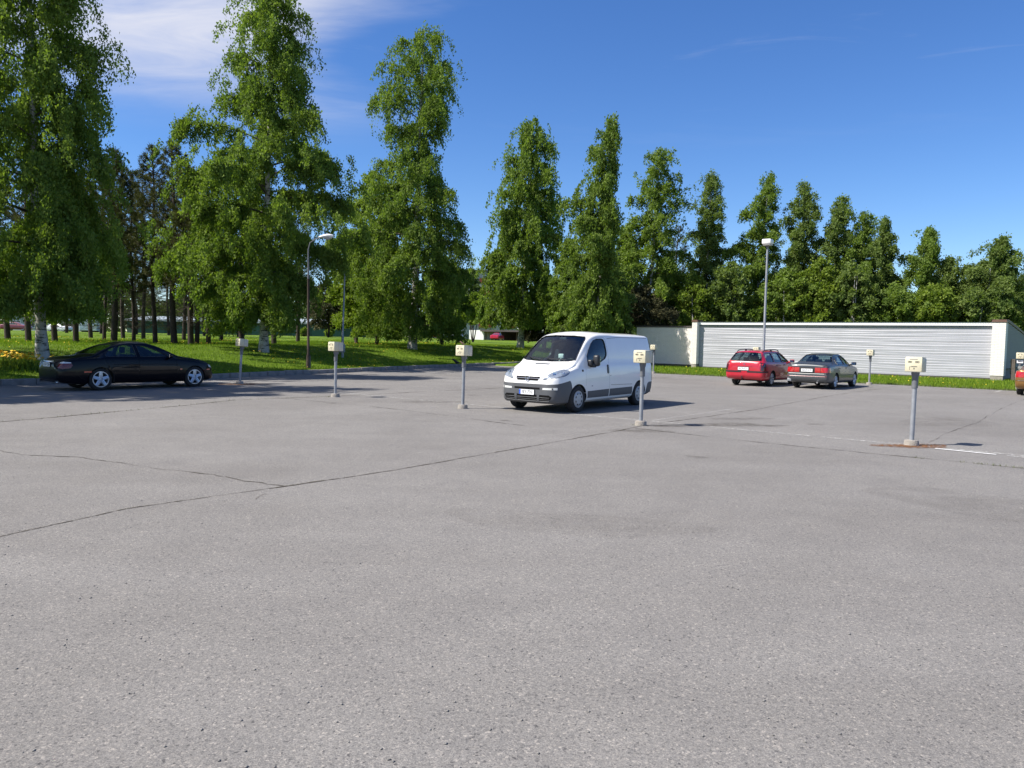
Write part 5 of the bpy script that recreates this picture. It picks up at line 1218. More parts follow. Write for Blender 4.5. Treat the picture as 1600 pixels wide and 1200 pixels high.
    b = MB()
    for z in (.322, .368): seam(b, tree, [(.63, z), (.3, z), (0, z), (-.3, z), (-.63, z)], (-1, 0, 0), .0075)
    seam(b, tree, [(.62, .283), (.3, .278), (0, .276), (-.3, .278), (-.62, .283)], (-1, 0, 0), .013); b.build('grille_bars', M['greyplastic'], lg)
    for y in (.33, -.33): patch(tree, [(y - .035, .43), (y + .035, .43), (y + .03, .27), (y - .03, .27)], (-1, 0, 0), .012, .02, .05, 'towing_cover', M['greyplastic'], bump)
    for s_ in (1, -1):
        ind = patch(tree, [(2.36, .44 * s_, .60), (2.22, .78 * s_, .615), (2.22, .78 * s_, .56), (2.36, .44 * s_, .555)], (-1, -.35 * s_, 0), .005, .012, .05, 'fog_indicator', M['clear_lamp'], bump)
        patch(tree, [(2.27, .66 * s_, .604), (2.255, .69 * s_, .604), (2.255, .69 * s_, .567), (2.27, .66 * s_, .567)], (-1, -.35 * s_, 0), .008, .01, .05, 'fog_divider', M['slot'], ind)
    loc, n = project(tree, (2.5, 0, .485), (-1, 0, 0), .004); plate(bump, (loc.x + .002, .0, .487), 0, 'IEY-735', .44, .118)
    # door furniture
    patch(tree, [(.21, .93), (.21, 1.12), (.175, 1.14), (.145, 1.12), (.145, .93), (.175, .91)], (0, -1, 0), .016, .02, .05, 'handle', M['darkplastic'], door)
    patch(tree, [(1.40, .985), (1.40, 1.03), (1.34, 1.03), (1.34, .985)], (0, -1, 0), .008, .012, .05, 'side_repeater', M['slot'], root)
    patch(tree, [(.98, .615), (.92, .615), (.92, .632), (.98, .632)], (0, -1, 0), .003, .006, .05, 'model_badge', M['galv_dark'], door)
    for s_ in (1,):
        b = MB(); mx = Matrix.Translation((.97, s_ * .885, 1.13))
        b.box((.05, s_ * .05, .06), (.16, .13, .16), mx, bev=.03); b.box((-.03, s_ * .165, .12), (.13, .17, .28), mx, bev=.05); b.box((.0, s_ * .09, .0), (.12, .14, .10), mx, bev=.03)
        mir = b.build('mirror', M['darkplastic'], root, 50)
        b = MB(); b.box((-.096, s_ * .165, .12), (.008, .13, .22), mx); b.build('mirror_glass', M['chrome'], mir)
    # interior
    b = MB(); b.box((1.30, 0, .92), (.5, 1.44, .50), bev=.08); b.box((1.34, 0, 1.115), (.42, 1.36, .07), bev=.02); b.box((1.15, .36, 1.14), (.22, .46, .16), bev=.05); b.build('dashboard', mat('dash_grey', (.085, .095, .10), .8), root, 50)
    seats(root, [(.45, (.42, -.05, -.48))], .62, .30)
    steering(root, .98, .40, 1.17, R(-35))
    b = MB(); b.box((-.30, 0, 1.2), (.04, 1.5, 1.2)); b.build('bulkhead', M['interior'], root)
    b = MB(); b.box((1.44, .22, 1.16), (.16, .22, .012)); b.build('blue_paper', M['blue_paper'], root); b = MB(); b.box((1.45, .42, 1.16), (.12, .14, .010)); b.build('white_paper', M['white_paper'], root)
    b = MB(); b.box((.90, -.02, 1.33), (.05, .16, .12), bev=.02); b.tube([(.90, -.02, 1.27), (1.05, -.02, 1.17)], .012, 6); b.build('phone_holder', M['white_paper'], root, 50)
    b = MB(); b.box((.86, 0, 1.77), (.03, .22, .07), bev=.015); b.build('rear_view_mirror', M['darkplastic'], root, 50)
    for x in (1.558, -1.54):
        for s_ in (1, -1): wheel(root, x, s_ * .835, .325, .21, 'hub', s_, WM)
    b = MB(); b.box((0, 0, .27), (3.9, 1.45, .12)); b.tube([(-1.0, -.2, .24), (-2.3, -.5, .26)], .05, 8); b.build('underbody', M['slot'], root)
    b = MB(); b.tube([(-2.3, 0, .33), (-2.46, 0, .33), (-2.5, 0, .38)], .025, 8); b.box((-2.43, .72, .34), (.18, .14, .05), bev=.015); b.build('tow_bar', M['darkplastic'], root)
    return root
build_van()

# ---------------------------------------------------------------- cars
def build_car(name, label, cat, loc, yaw, sh, paint, axles, r, wstyle, side_windows, rear_glass, wind, void, doors, floor=.36, arch=.36, track=.74, lower=None, bumpers=(), glassm='glass_dark', vis=-1):
    root = thing(name, label, cat, loc, yaw)
    mb = sh.solid(); tree = tree_of(mb); body = tmp_obj(mb, M[paint])
    Wm = max(sh.w(x) for x in np.linspace(sh.x0, sh.x1, 40))
    boolean(body, tmp_obj(arches(axles, arch, Wm), M['slot']))
    xs = np.linspace(void[0], void[1], 22)
    boolean(body, tmp_obj(sh.solid(xs, .05, floor), M['interior']))
    c = MB()
    for w in side_windows: c.prism(w, -1.2, -.3); c.prism(w, .3, 1.2)
    boolean(body, tmp_obj(c, M['darkplastic']))
    c = MB(); c.prism(wind, (void[0] + void[1]) / 2, sh.x1 + .3, 'x'); boolean(body, tmp_obj(c, M['darkplastic']))
    c = MB(); c.prism(rear_glass, sh.x0 - .3, (void[0] + void[1]) / 2, 'x'); boolean(body, tmp_obj(c, M['darkplastic']))
    parts = {}
    for (bn, poly, mm) in bumpers:
        b = MB(); b.prism(poly, -1.2, 1.2); g = MB(); g.prism(grow(poly, .004), -1.2, 1.2)
        q = split(body, b, bn, M[mm], root, g); q.data.materials.clear(); q.data.materials.append(M[mm]); sharp(q.data, 32); parts[bn] = q
    ds = []
    for poly in doors:
        a = (.60, 1.2) if vis > 0 else (-1.2, -.60)
        b = MB(); b.prism(poly, *a); g = MB(); g.prism(grow(poly, .005), *a)
        q = split(body, b, 'door', M[paint], root, g); sharp(q.data, 32); ds.append(q)
    finish(body, 'body', None, root)
    d = (0, -vis, 0)
    for i, w in enumerate(side_windows):
        cx = sum(p[0] for p in w) / len(w); owner = root
        for q, poly in zip(ds, doors):
            if min(p[0] for p in poly) < cx < max(p[0] for p in poly): owner = q
        patch(tree, grow(w, .010), d, -.012, .004, name='side_window', m=M[glassm], parent=owner)
        patch(tree, grow(w, .010), (0, vis, 0), -.012, .004, name='side_window', m=M[glassm], parent=root)
        b = MB(); seam(b, tree, w, d, .007, True); b.build('window_seal', M['darkplastic'], owner)
    q = patch(tree, grow(wind, .012), (-1, 0, 0), -.010, .004, name='windscreen', m=M['glass'], parent=root)
    q2 = patch(tree, grow(rear_glass, .012), (1, 0, 0), -.010, .004, name='rear_window', m=M[glassm], parent=root)
    b = MB(); seam(b, tree, rear_glass, (1, 0, 0), .008, True); b.build('rear_window_seal', M['darkplastic'], q2)
    for x in axles:
        for s_ in (1, -1): wheel(root, x, s_ * track, r, .20, wstyle, s_, WM)
    b = MB(); b.box(((sh.x0 + sh.x1) / 2, 0, .27), ((sh.x1 - sh.x0) * .82, 1.25, .12)); b.build('underbody', M['slot'], root)
    mid = (void[0] + void[1]) / 2
    seats(root, [(mid + .40, (.36, -.36))], floor - .04, .14); seats(root, [(mid - .30, (.36, 0, -.36))], floor - .10, .10)
    b = MB(); b.box((void[1] - .12, 0, .78), (.42, 1.25, .26), bev=.06); b.build('dashboard', M['interior'], root, 50)
    steering(root, void[1] - .42, .36, .86, R(-65))
    return root, tree, body, ds, parts
def car_mirror(root, x, y, z, m, s_, big=1.0):
    b = MB(); mx = Matrix.Translation((x, y, z)); b.box((0, s_ * .11, .02), (.12, .19, .13), mx, bev=.035); b.box((.02, s_ * .0, -.02), (.09, .10, .06), mx, bev=.015); q = b.build('mirror', M[m], root, 50)
    b = MB(); b.box((-.062, s_ * .11, .02), (.006, .155, .095), mx); b.build('mirror_glass', M['chrome'], q)

# black sedan in the shade at the left
def build_black():
    sh = Shape(
        zt=[(-2.44, .70), (-2.43, .80), (-2.38, .88), (-2.28, .935), (-1.9, 1.0), (-1.58, 1.035), (-1.35, 1.13), (-1.05, 1.275), (-.75, 1.375), (-.35, 1.438), (.05, 1.435), (.40, 1.365), (.75, 1.22), (1.10, 1.045), (1.22, 1.0), (1.6, .95), (2.0, .86), (2.25, .765), (2.38, .66), (2.44, .52)],
        zb=[(-2.44, .66), (-2.3, .85), (-1.8, .93), (-1.0, .955), (0, .94), (1, .91), (1.8, .80), (2.2, .69), (2.44, .46)],
        z0=[(-2.44, .33), (-2.36, .26), (-2.2, .22), (-1.9, .20), (2.0, .19), (2.25, .22), (2.38, .27), (2.44, .36)],
        w=[(-2.44, .58), (-2.42, .66), (-2.32, .765), (-2.1, .835), (-1.7, .885), (-1.2, .908), (0, .91), (1.0, .905), (1.6, .88), (1.95, .82), (2.2, .72), (2.35, .58), (2.42, .43), (2.44, .34)],
        wt=[(-2.44, .46), (-2.2, .64), (-1.7, .74), (-1.4, .70), (-1.0, .62), (-.5, .57), (.2, .57), (.6, .61), (1.15, .72), (1.8, .70), (2.2, .58), (2.44, .26)],
        crown=.045, edge=.06, tuck=.05, bow=.02)
    fw = [(.74, .985), (.50, 1.125), (.26, 1.235), (.04, 1.305), (-.18, 1.335), (-.16, .985)]
    rw = [(-.28, .985), (-.29, 1.338), (-.50, 1.335), (-.78, 1.29), (-1.0, 1.20), (-1.13, 1.09), (-1.17, 1.03), (-1.14, .995)]
    wind = [(-.62, 1.06), (-.52, 1.34), (-.3, 1.365), (.3, 1.365), (.52, 1.34), (.62, 1.06), (.3, 1.045), (-.3, 1.045)]
    rg = [(-.62, 1.075), (-.54, 1.27), (-.42, 1.335), (-.2, 1.35), (.2, 1.35), (.42, 1.335), (.54, 1.27), (.62, 1.075), (.3, 1.06), (-.3, 1.06)]
    d1 = [(.95, .30), (.97, .62), (.94, .92), (.80, .99), (.50, 1.165), (.20, 1.30), (-.05, 1.355), (-.20, 1.365), (-.215, .95), (-.20, .30)]
    d2 = [(-.235, .30), (-.25, .95), (-.24, 1.366), (-.52, 1.36), (-.82, 1.31), (-1.06, 1.21), (-1.22, 1.05), (-1.24, .93), (-1.14, .78), (-1.0, .55), (-.97, .30)]
    root, tree, body, ds, P = build_car('sedan', 'black rounded sedan with silver star wheels parked in shade by the kerb', 'car', (-11.87, 23.87, 0), R(52.0), sh, 'black_paint', (1.58, -1.33), .33, 'star', [fw, rw], rg, wind, (-1.5, 1.05), [d1, d2], arch=.375, track=.755,
        bumpers=[('rear_bumper', [(-2.6, .1), (-1.80, .1), (-1.80, .30), (-2.05, .55), (-2.3, .585), (-2.6, .60)], 'black_paint'), ('front_bumper', [(2.7, .1), (2.03, .1), (2.05, .45), (2.25, .56), (2.7, .58)], 'black_paint')])
    b = MB()
    seam(b, tree, [(-1.62, -.70), (-2.0, -.72), (-2.32, -.60)], (0, 0, -1), .004); seam(b, tree, [(1.25, -.72), (1.8, -.66), (2.2, -.50)], (0, 0, -1), .004); b.build('panel_seams', M['seam'], root)
    b = MB(); seam(b, tree, [(1.0, .735), (.4, .75), (-.2, .755), (-1.0, .755)], (0, 1, 0), .008); b.build('side_crease_strip', mat('strip_gloss_black', (.008, .008, .010), .3), root)
    b = MB(); seam(b, tree, fw, (0, 1, 0), .006, True); seam(b, tree, rw, (0, 1, 0), .006, True); b.build('window_chrome', M['galv_dark'], root)
    for s_ in (1, -1):
        tl = patch(tree, [(-2.36, .62 * s_, .80), (-2.28, .70 * s_, .85), (-2.13, .80 * s_, .83), (-2.08, .82 * s_, .75), (-2.14, .82 * s_, .67), (-2.30, .74 * s_, .645), (-2.38, .60 * s_, .68)], (1, -.75 * s_, 0), .006, .012, .05, 'tail_lamp', M['deep_red_lamp'], root)
        patch(tree, [(-2.34, .64 * s_, .825), (-2.26, .72 * s_, .850), (-2.12, .80 * s_, .835), (-2.11, .80 * s_, .81), (-2.2, .77 * s_, .805), (-2.34, .63 * s_, .80)], (1, -.75 * s_, 0), .009, .012, .05, 'reversing_lamp', M['clear_lamp'], tl)
        hl = patch(tree, [(2.38, .42 * s_, .63), (2.27, .60 * s_, .69), (2.10, .74 * s_, .71), (2.14, .74 * s_, .63), (2.32, .56 * s_, .585)], (-1, -.5 * s_, 0), .005, .012, .05, 'headlight', M['clear_lamp'], root)
        patch(tree, [(-1.80, .535), (-1.60, .535), (-1.60, .575), (-1.80, .575)], (0, -s_, 0), .005, .01, .05, 'side_marker', M['amber_red'], root)
        patch(tree, [(1.13, .565), (1.06, .565), (1.06, .605), (1.13, .605)], (0, -s_, 0), .005, .01, .05, 'side_repeater', M['amber_red'], root)
        patch(tree, [(2.16, .54), (2.02, .54), (2.02, .575), (2.16, .575)], (0, -s_, 0), .005, .01, .05, 'front_marker', M['amber_red'], root)
        car_mirror(root, .70, s_ * .87, .99, 'black_paint', s_)
    # boot: chrome blade above the plate
    ch = patch(tree, [(.40, .86), (-.40, .86), (-.34, .83), (.34, .83)], (1, 0, 0), .010, .02, .06, 'boot_blade', M['chrome'], root)
    loc, n = project(tree, (-3, 0, .755), (1, 0, 0), .004); plate(root, (loc.x - .004, 0, .755), math.pi, 'CGV-218', .44, .118, False, 0)
    for q, xx in zip(ds, (-.10, -1.02)): patch(tree, [(xx, .855), (xx + .16, .858), (xx + .16, .885), (xx, .883)], (0, 1, 0), .012, .02, .05, 'handle', M['black_paint'], q)
    b = MB()
    for y in (.55, -.55): b.tube([(-2.15, y, .27), (-2.44, y, .265)], .04, 12)
    b.build('exhaust', M['chrome'], root, 50)
build_black()

# red estate car, seen from behind
def build_red():
    sh = Shape(
        zt=[(-2.245, .74), (-2.242, .86), (-2.215, .985), (-2.16, 1.06), (-2.02, 1.215), (-1.86, 1.36), (-1.76, 1.415), (-1.55, 1.445), (-1.0, 1.468), (-.4, 1.475), (.05, 1.455), (.35, 1.39), (.7, 1.235), (1.08, 1.035), (1.2, .995), (1.6, .93), (1.95, .84), (2.12, .74), (2.21, .62), (2.245, .5)],
        zb=[(-2.245, .70), (-2.2, .90), (-2.0, .965), (-1.0, .965), (0, .94), (1, .90), (1.7, .80), (2.1, .66), (2.245, .45)],
        z0=[(-2.245, .42), (-2.20, .33), (-2.1, .275), (-1.8, .24), (1.8, .21), (2.1, .24), (2.245, .36)],
        w=[(-2.245, .66), (-2.235, .72), (-2.18, .79), (-2.05, .825), (-1.6, .848), (0, .853), (1.2, .845), (1.7, .81), (2.0, .72), (2.17, .58), (2.245, .42)],
        wt=[(-2.245, .56), (-2.15, .66), (-1.85, .60), (-1.5, .575), (-.5, .57), (.2, .57), (.7, .63), (1.1, .70), (1.7, .66), (2.1, .52), (2.245, .3)],
        crown=.04, edge=.06, tuck=.05, bow=.02)
    w1 = [(.78, .985), (.50, 1.16), (.25, 1.28), (.02, 1.345), (-.06, 1.35), (-.05, .985)]
    w2 = [(-.14, .985), (-.15, 1.355), (-.90, 1.36), (-.98, .985)]
    w3 = [(-1.08, .995), (-1.0, 1.355), (-1.62, 1.33), (-1.76, 1.27), (-1.86, 1.02)]
    wind = [(-.60, 1.06), (-.50, 1.36), (.50, 1.36), (.60, 1.06)]
    rg = [(-.655, 1.055), (-.60, 1.20), (-.535, 1.345), (-.3, 1.375), (.3, 1.375), (.535, 1.345), (.60, 1.20), (.655, 1.055), (.60, 1.035), (.2, 1.015), (-.2, 1.015), (-.60, 1.035)]
    d1 = [(.98, .30), (1.0, .9), (.84, .99), (.5, 1.20), (.22, 1.33), (.0, 1.385), (-.085, 1.39), (-.09, .30)]
    d2 = [(-.105, .30), (-.11, 1.39), (-.95, 1.395), (-1.03, .97), (-1.0, .75), (-.86, .55), (-.84, .30)]
    root, tree, body, ds, P = build_car('estate_car', 'red estate car with black roof rails parked facing the garage', 'car', (10.86, 32.92, 0), R(51.2), sh, 'red_paint', (1.365, -1.275), .31, 'alloy', [w1, w2, w3], rg, wind, (-2.0, 1.02), [d1, d2], arch=.345, track=.71,
        bumpers=[('rear_bumper', [(-2.5, .1), (-1.66, .1), (-1.66, .34), (-1.80, .60), (-2.0, .635), (-2.5, .64)], 'red_paint')])
    rb = P['rear_bumper']
    for s_ in (1, -1):
        patch(tree, [(-2.30, s_ * .16, .625), (-2.25, s_ * .60, .625), (-2.05, s_ * .83, .625), (-1.86, s_ * .85, .625), (-1.86, s_ * .85, .565), (-2.05, s_ * .83, .565), (-2.25, s_ * .60, .565), (-2.30, s_ * .16, .565)], (1, -.55 * s_, 0), .010, .014, .05, 'bumper_strip', M['darkplastic'], rb)
        patch(tree, [(-2.22, .655 * s_, .645), (-2.20, .66 * s_, .98), (-2.12, .79 * s_, .965), (-2.02, .83 * s_, .94), (-2.0, .835 * s_, .645)], (1, -.9 * s_, 0), .005, .012, .05, 'tail_lamp', M['dark_lamp'] if s_ > 0 else M['dark_lamp'], root)
        patch(tree, [(-2.23, .52 * s_, .925), (-2.23, .40 * s_, .925), (-2.23, .40 * s_, .94), (-2.23, .52 * s_, .94)], (1, 0, 0), .004, .006, .05, 'model_badge', M['chrome'], root)
        # roof rails
        b = MB(); y = s_ * .535; zr = lambda x: sh.zt(x) - .045
        b.tube([(.12, y, zr(.12) - .01), (.02, y, zr(0) + .055), (-.3, y, zr(-.3) + .07), (-.9, y, zr(-.9) + .07), (-1.5, y, zr(-1.5) + .06), (-1.62, y, zr(-1.62) + .045), (-1.74, y, zr(-1.74) - .02)], .019, 8)
        b.box((-.78, y, zr(-.78) + .03), (.13, .04, .09)); b.build('roof_rail', M['darkplastic'], root, 50)
        car_mirror(root, .72, s_ * .82, 1.0, 'red_paint', s_)
    loc, n = project(tree, (-3, 0, .715), (1, 0, 0), .004); plate(root, (loc.x - .004, .03, .715), math.pi, 'XCM-521', .44, .118, False)
    patch(tree, [(.34, .835), (-.34, .835), (-.30, .805), (.30, .805)], (1, 0, 0), .012, .02, .06, 'boot_grip', M['red_paint'], root)
    loc, n = project(tree, (-3, 0, .905), (1, 0, 0), .008); mx = Matrix.Translation(loc) @ n.to_track_quat('Z', 'Y').to_matrix().to_4x4()
    b = MB(); k = 20; b.tube([(.036 * math.cos(2 * math.pi * i / k), .036 * math.sin(2 * math.pi * i / k), 0) for i in range(k + 1)], .006, 6, False, mx); b.tube([(-.045, .008, 0), (.01, .006, 0), (-.01, -.006, 0), (.045, -.008, 0)], .005, 5, True, mx); b.build('emblem', M['chrome'], root)
    b = MB(); seam(b, tree, [(-.62, .64), (-.66, .95), (-.655, 1.02)], (1, 0, 0), .004); seam(b, tree, [(.62, .64), (.66, .95), (.655, 1.02)], (1, 0, 0), .004); b.build('tailgate_seam', M['seam'], root)
    b = MB(); P_ = [project(tree, (-3, y, z), (1, 0, 0), .016)[0] for y, z in ((.0, 1.03), (-.2, 1.05), (-.42, 1.06))]; b.tube(P_, .008, 6); b.build('rear_wiper', M['darkplastic'], root)
    b = MB(); b.tube([(-2.12, 0.05, .30), (-2.28, .05, .29), (-2.32, .05, .34), (-2.32, .05, .38)], .022, 8); b.lathe([(.0005, .43), (.02, .425), (.027, .40), (.02, .38), (.0005, .375)], 12, Matrix.Translation((-2.32, .05, 0))); b.build('tow_ball', M['darkplastic'], root, 50)
    for q, xx in zip(ds, (-.02, -.93)): patch(tree, [(xx, .845), (xx + .17, .845), (xx + .17, .875), (xx, .875)], (0, 1, 0), .012, .02, .05, 'handle', M['slot'], q)
    patch(tree, [(-1.5, .34), (-.9, .34)] + [(-.9, .36), (-1.5, .36)], (0, 1, 0), .002, .004, .05, 'sill_strip', M['slot'], root)
    b = MB(); b.tube([(-1.66, 0, 1.44), (-1.72, 0, 1.52)], .008, 6); b.build('aerial', M['darkplastic'], root)
build_red()

# grey-silver sedan from behind, and the gold one at the right edge
SED = dict(
    zt=[(-2.25, .72), (-2.248, .86), (-2.22, .955), (-2.16, .985), (-1.9, 1.0), (-1.68, 1.01), (-1.5, 1.06), (-1.2, 1.21), (-.92, 1.335), (-.75, 1.375), (-.3, 1.40), (.0, 1.39), (.3, 1.315), (.65, 1.15), (.98, .985), (1.2, .955), (1.6, .90), (2.0, .80), (2.15, .70), (2.23, .58), (2.25, .5)],
    zb=[(-2.25, .70), (-2.2, .90), (-2.0, .93), (-1.0, .935), (0, .92), (1, .88), (1.7, .79), (2.1, .66), (2.25, .45)],
    z0=[(-2.25, .42), (-2.21, .33), (-2.1, .26), (-1.8, .23), (1.8, .21), (2.1, .24), (2.25, .36)],
    w=[(-2.25, .70), (-2.235, .75), (-2.17, .80), (-2.0, .828), (-1.5, .845), (0, .848), (1.2, .84), (1.7, .81), (2.0, .74), (2.18, .60), (2.25, .44)],
    wt=[(-2.25, .62), (-2.15, .72), (-1.7, .74), (-1.4, .665), (-.95, .575), (-.5, .555), (.1, .56), (.5, .62), (1.0, .70), (1.7, .66), (2.1, .54), (2.25, .3)],
    crown=.035, edge=.055, tuck=.05, bow=.015)
def build_sedan(kind, name, label, loc, yaw, paint, plate_txt):
    sh = Shape(**SED)
    w1 = [(.72, .96), (.42, 1.135), (.18, 1.245), (-.02, 1.30), (-.12, 1.305), (-.10, .96)]
    w2 = [(-.19, .96), (-.21, 1.308), (-.62, 1.295), (-.86, 1.22), (-1.02, .965)]
    w3 = [(-1.09, .97), (-.95, 1.195), (-1.04, 1.17), (-1.25, .985)]
    wind = [(-.60, 1.03), (-.50, 1.30), (.50, 1.30), (.60, 1.03)]
    rg = [(-.655, 1.055), (-.57, 1.22), (-.51, 1.33), (-.3, 1.345), (.3, 1.345), (.51, 1.33), (.57, 1.22), (.655, 1.055), (.3, 1.045), (-.3, 1.045)]
    d1 = [(.94, .30), (.95, .88), (.78, .965), (.45, 1.16), (.18, 1.285), (-.05, 1.335), (-.15, 1.34), (-.15, .30)]
    d2 = [(-.165, .30), (-.17, 1.34), (-.64, 1.33), (-.92, 1.24), (-1.08, .96), (-1.08, .80), (-.92, .60), (-.86, .30)]
    low = M['greyplastic'] if kind == 'silver' else M[paint]
    root, tree, body, ds, P = build_car(name, label, 'car', loc, yaw, sh, paint, (1.31, -1.27), .305, 'alloy', [w1, w2, w3], rg, wind, (-1.45, .92), [d1, d2], arch=.34, track=.71,
        bumpers=[('rear_bumper', [(-2.5, .1), (-1.66, .1), (-1.66, .34), (-1.80, .575), (-2.0, .61), (-2.5, .615)], 'bumper_two' if kind == 'silver' else paint)])
    rb = P['rear_bumper']
    if kind == 'silver':
        b = MB(); seam(b, tree, [(-2.4, -.78, .60), (-2.4, -.4, .60), (-2.4, 0, .60), (-2.4, .4, .60), (-2.4, .78, .60)], (1, 0, 0), .014); b.build('bumper_trim', M['silver_paint'], rb)
        b = MB(); seam(b, tree, [(-2.4, -.75, .50), (-2.4, 0, .50), (-2.4, .75, .50)], (1, 0, 0), .007); b.build('bumper_pinstripe', M['red_lamp'], rb)
        for s_ in (1, -1):
            tl = patch(tree, [(-2.24, .30 * s_, .655), (-2.24, .30 * s_, .845), (-2.22, .70 * s_, .845), (-2.02, .83 * s_, .835), (-2.02, .83 * s_, .655), (-2.22, .70 * s_, .655)], (1, -.35 * s_, 0), .006, .012, .05, 'tail_lamp', M['red_lamp'], root)
            patch(tree, [(-2.24, .50 * s_, .66), (-2.24, .50 * s_, .84), (-2.24, .515 * s_, .84), (-2.24, .515 * s_, .66)], (1, -.2 * s_, 0), .010, .012, .05, 'lamp_divider', M['dark_lamp'], tl)
            patch(tree, [(-2.1, .79 * s_, .66), (-2.1, .79 * s_, .84), (-2.0, .83 * s_, .835), (-2.0, .83 * s_, .66)], (1, -.8 * s_, 0), .010, .012, .05, 'indicator', M['amber'], tl)
        gp = patch(tree, [(.29, .85), (-.29, .85), (-.29, .645), (.29, .645)], (1, 0, 0), .004, .012, .06, 'plate_recess', M['slot'], root)
        b = MB(); b.box((-.40, .0, 0), (.001, .001, .001)); 
        # bare aluminium-bright boot edge and headlamp
        b = MB(); b.tube([(-2.0, -.42, .27), (-2.30, -.42, .265)], .035, 10); b.build('exhaust', M['chrome'], root, 50)
        b = MB(); b.box((-2.2, .70, .335), (.06, .17, .12), bev=.02); b.build('mud_flap', M['galv'], root)
    else:
        for s_ in (1, -1):
            tl = patch(tree, [(-2.24, .46 * s_, .68), (-2.24, .46 * s_, .87), (-2.22, .70 * s_, .90), (-1.98, .83 * s_, .90), (-1.95, .84 * s_, .70), (-2.22, .70 * s_, .68)], (1, -.5 * s_, 0), .006, .012, .05, 'tail_lamp', M['red_lamp'], root)
        b = MB(); seam(b, tree, [(-2.4, -.78, .56), (-2.4, 0, .56), (-2.4, .78, .56)], (1, 0, 0), .012); b.build('bumper_strip', M['darkplastic'], rb)
    loc_, n = project(tree, (-3, 0, .735), (1, 0, 0), .012); plate(root, (loc_.x - .010, 0, .735), math.pi, plate_txt, .44, .118, False)
    for s_ in (1, -1):
        car_mirror(root, .66, s_ * .82, .97, 'darkplastic', s_)
        patch(tree, [(2.2, .45 * s_, .62), (2.1, .62 * s_, .72), (2.0, .74 * s_, .72), (2.03, .74 * s_, .60)], (-1, -.4 * s_, 0), .006, .012, .05, 'headlight', M['clear_lamp'], root)
    b = MB(); seam(b, tree, [(.95, .52), (0, .53), (-.9, .535)], (0, 1, 0), .012); b.build('side_strip', M['greyplastic'] if kind == 'silver' else M['darkplastic'], root)
    b = MB(); seam(b, tree, [(-1.72, -.68), (-1.72, .68)], (0, 0, -1), .004); seam(b, tree, [(-1.72, -.70), (-2.15, -.72)], (0, 0, -1), .004); seam(b, tree, [(-1.72, .70), (-2.15, .72)], (0, 0, -1), .004); b.build('boot_seam', M['seam'], root)
    for q, xx in zip(ds, (-.09, -.98)): patch(tree, [(xx, .80), (xx + .16, .80), (xx + .16, .83), (xx, .83)], (0, 1, 0), .012, .02, .05, 'handle', M['slot'], q)
M['bumper_two'] = mat('bumper_dark_grey_paint', (.075, .080, .085), .45, coat=.3, vary=.05, vscale=4)
build_sedan('silver', 'sedan', 'grey silver older sedan with wide red tail lamps beside the red estate', (13.05, 31.85, 0), R(50.5), 'silver_paint', 'BXZ-319')
build_sedan('gold', 'sedan', 'gold brown car cut off by the right edge of the photo', (20.72, 29.62, 0), R(51.0), 'gold_paint', 'ZHT-904')

# far parked cars, a few pixels each
def far_car(label, px, Y, paint, yaw, dz=0.0):
    x = xat(px, Y); root = thing('car', label, 'car', (x, Y, gz(x, Y) - dz), yaw)
    sh = Shape(**SED); xs = np.unique(np.concatenate([np.linspace(-2.25, 2.25, 26), [-2.23, 2.23]]))
    sh.solid(xs).build('body', M[paint], root, 40); tree = tree_of(sh.solid(xs))
    gl = [(.62, .96), (.18, 1.235), (-.62, 1.27), (-1.12, .97)]
    for s_ in (1, -1): patch(tree, gl, (0, -s_, 0), .006, .01, .2, 'side_window', M['winglass'], root)
    patch(tree, [(-.6, 1.05), (-.5, 1.29), (.5, 1.29), (.6, 1.05)], (1, 0, 0), .006, .01, .2, 'rear_window', M['winglass'], root); patch(tree, [(-.6, 1.03), (-.5, 1.29), (.5, 1.29), (.6, 1.03)], (-1, 0, 0), .006, .01, .2, 'windscreen', M['winglass'], root)
    for xx in (1.31, -1.27):
        for s_ in (1, -1): wheel(root, xx, s_ * .71, .305, .20, 'alloy', s_, WM)
far_car('far white car on the street beyond the lawn', 706, 138, 'far_white', R(8))
far_car('far bright red car before the open carport', 776, 143, 'far_red', R(75))
far_car('far maroon car at the far left beyond the pines', 26, 122, 'far_maroon', R(5))
far_car('far white car half hidden behind the thick white birch trunk', 93, 126, 'far_white', R(-10))
far_car('far red car half hidden by leaves just left of the far white car', 694, 152, 'far_red', R(12))

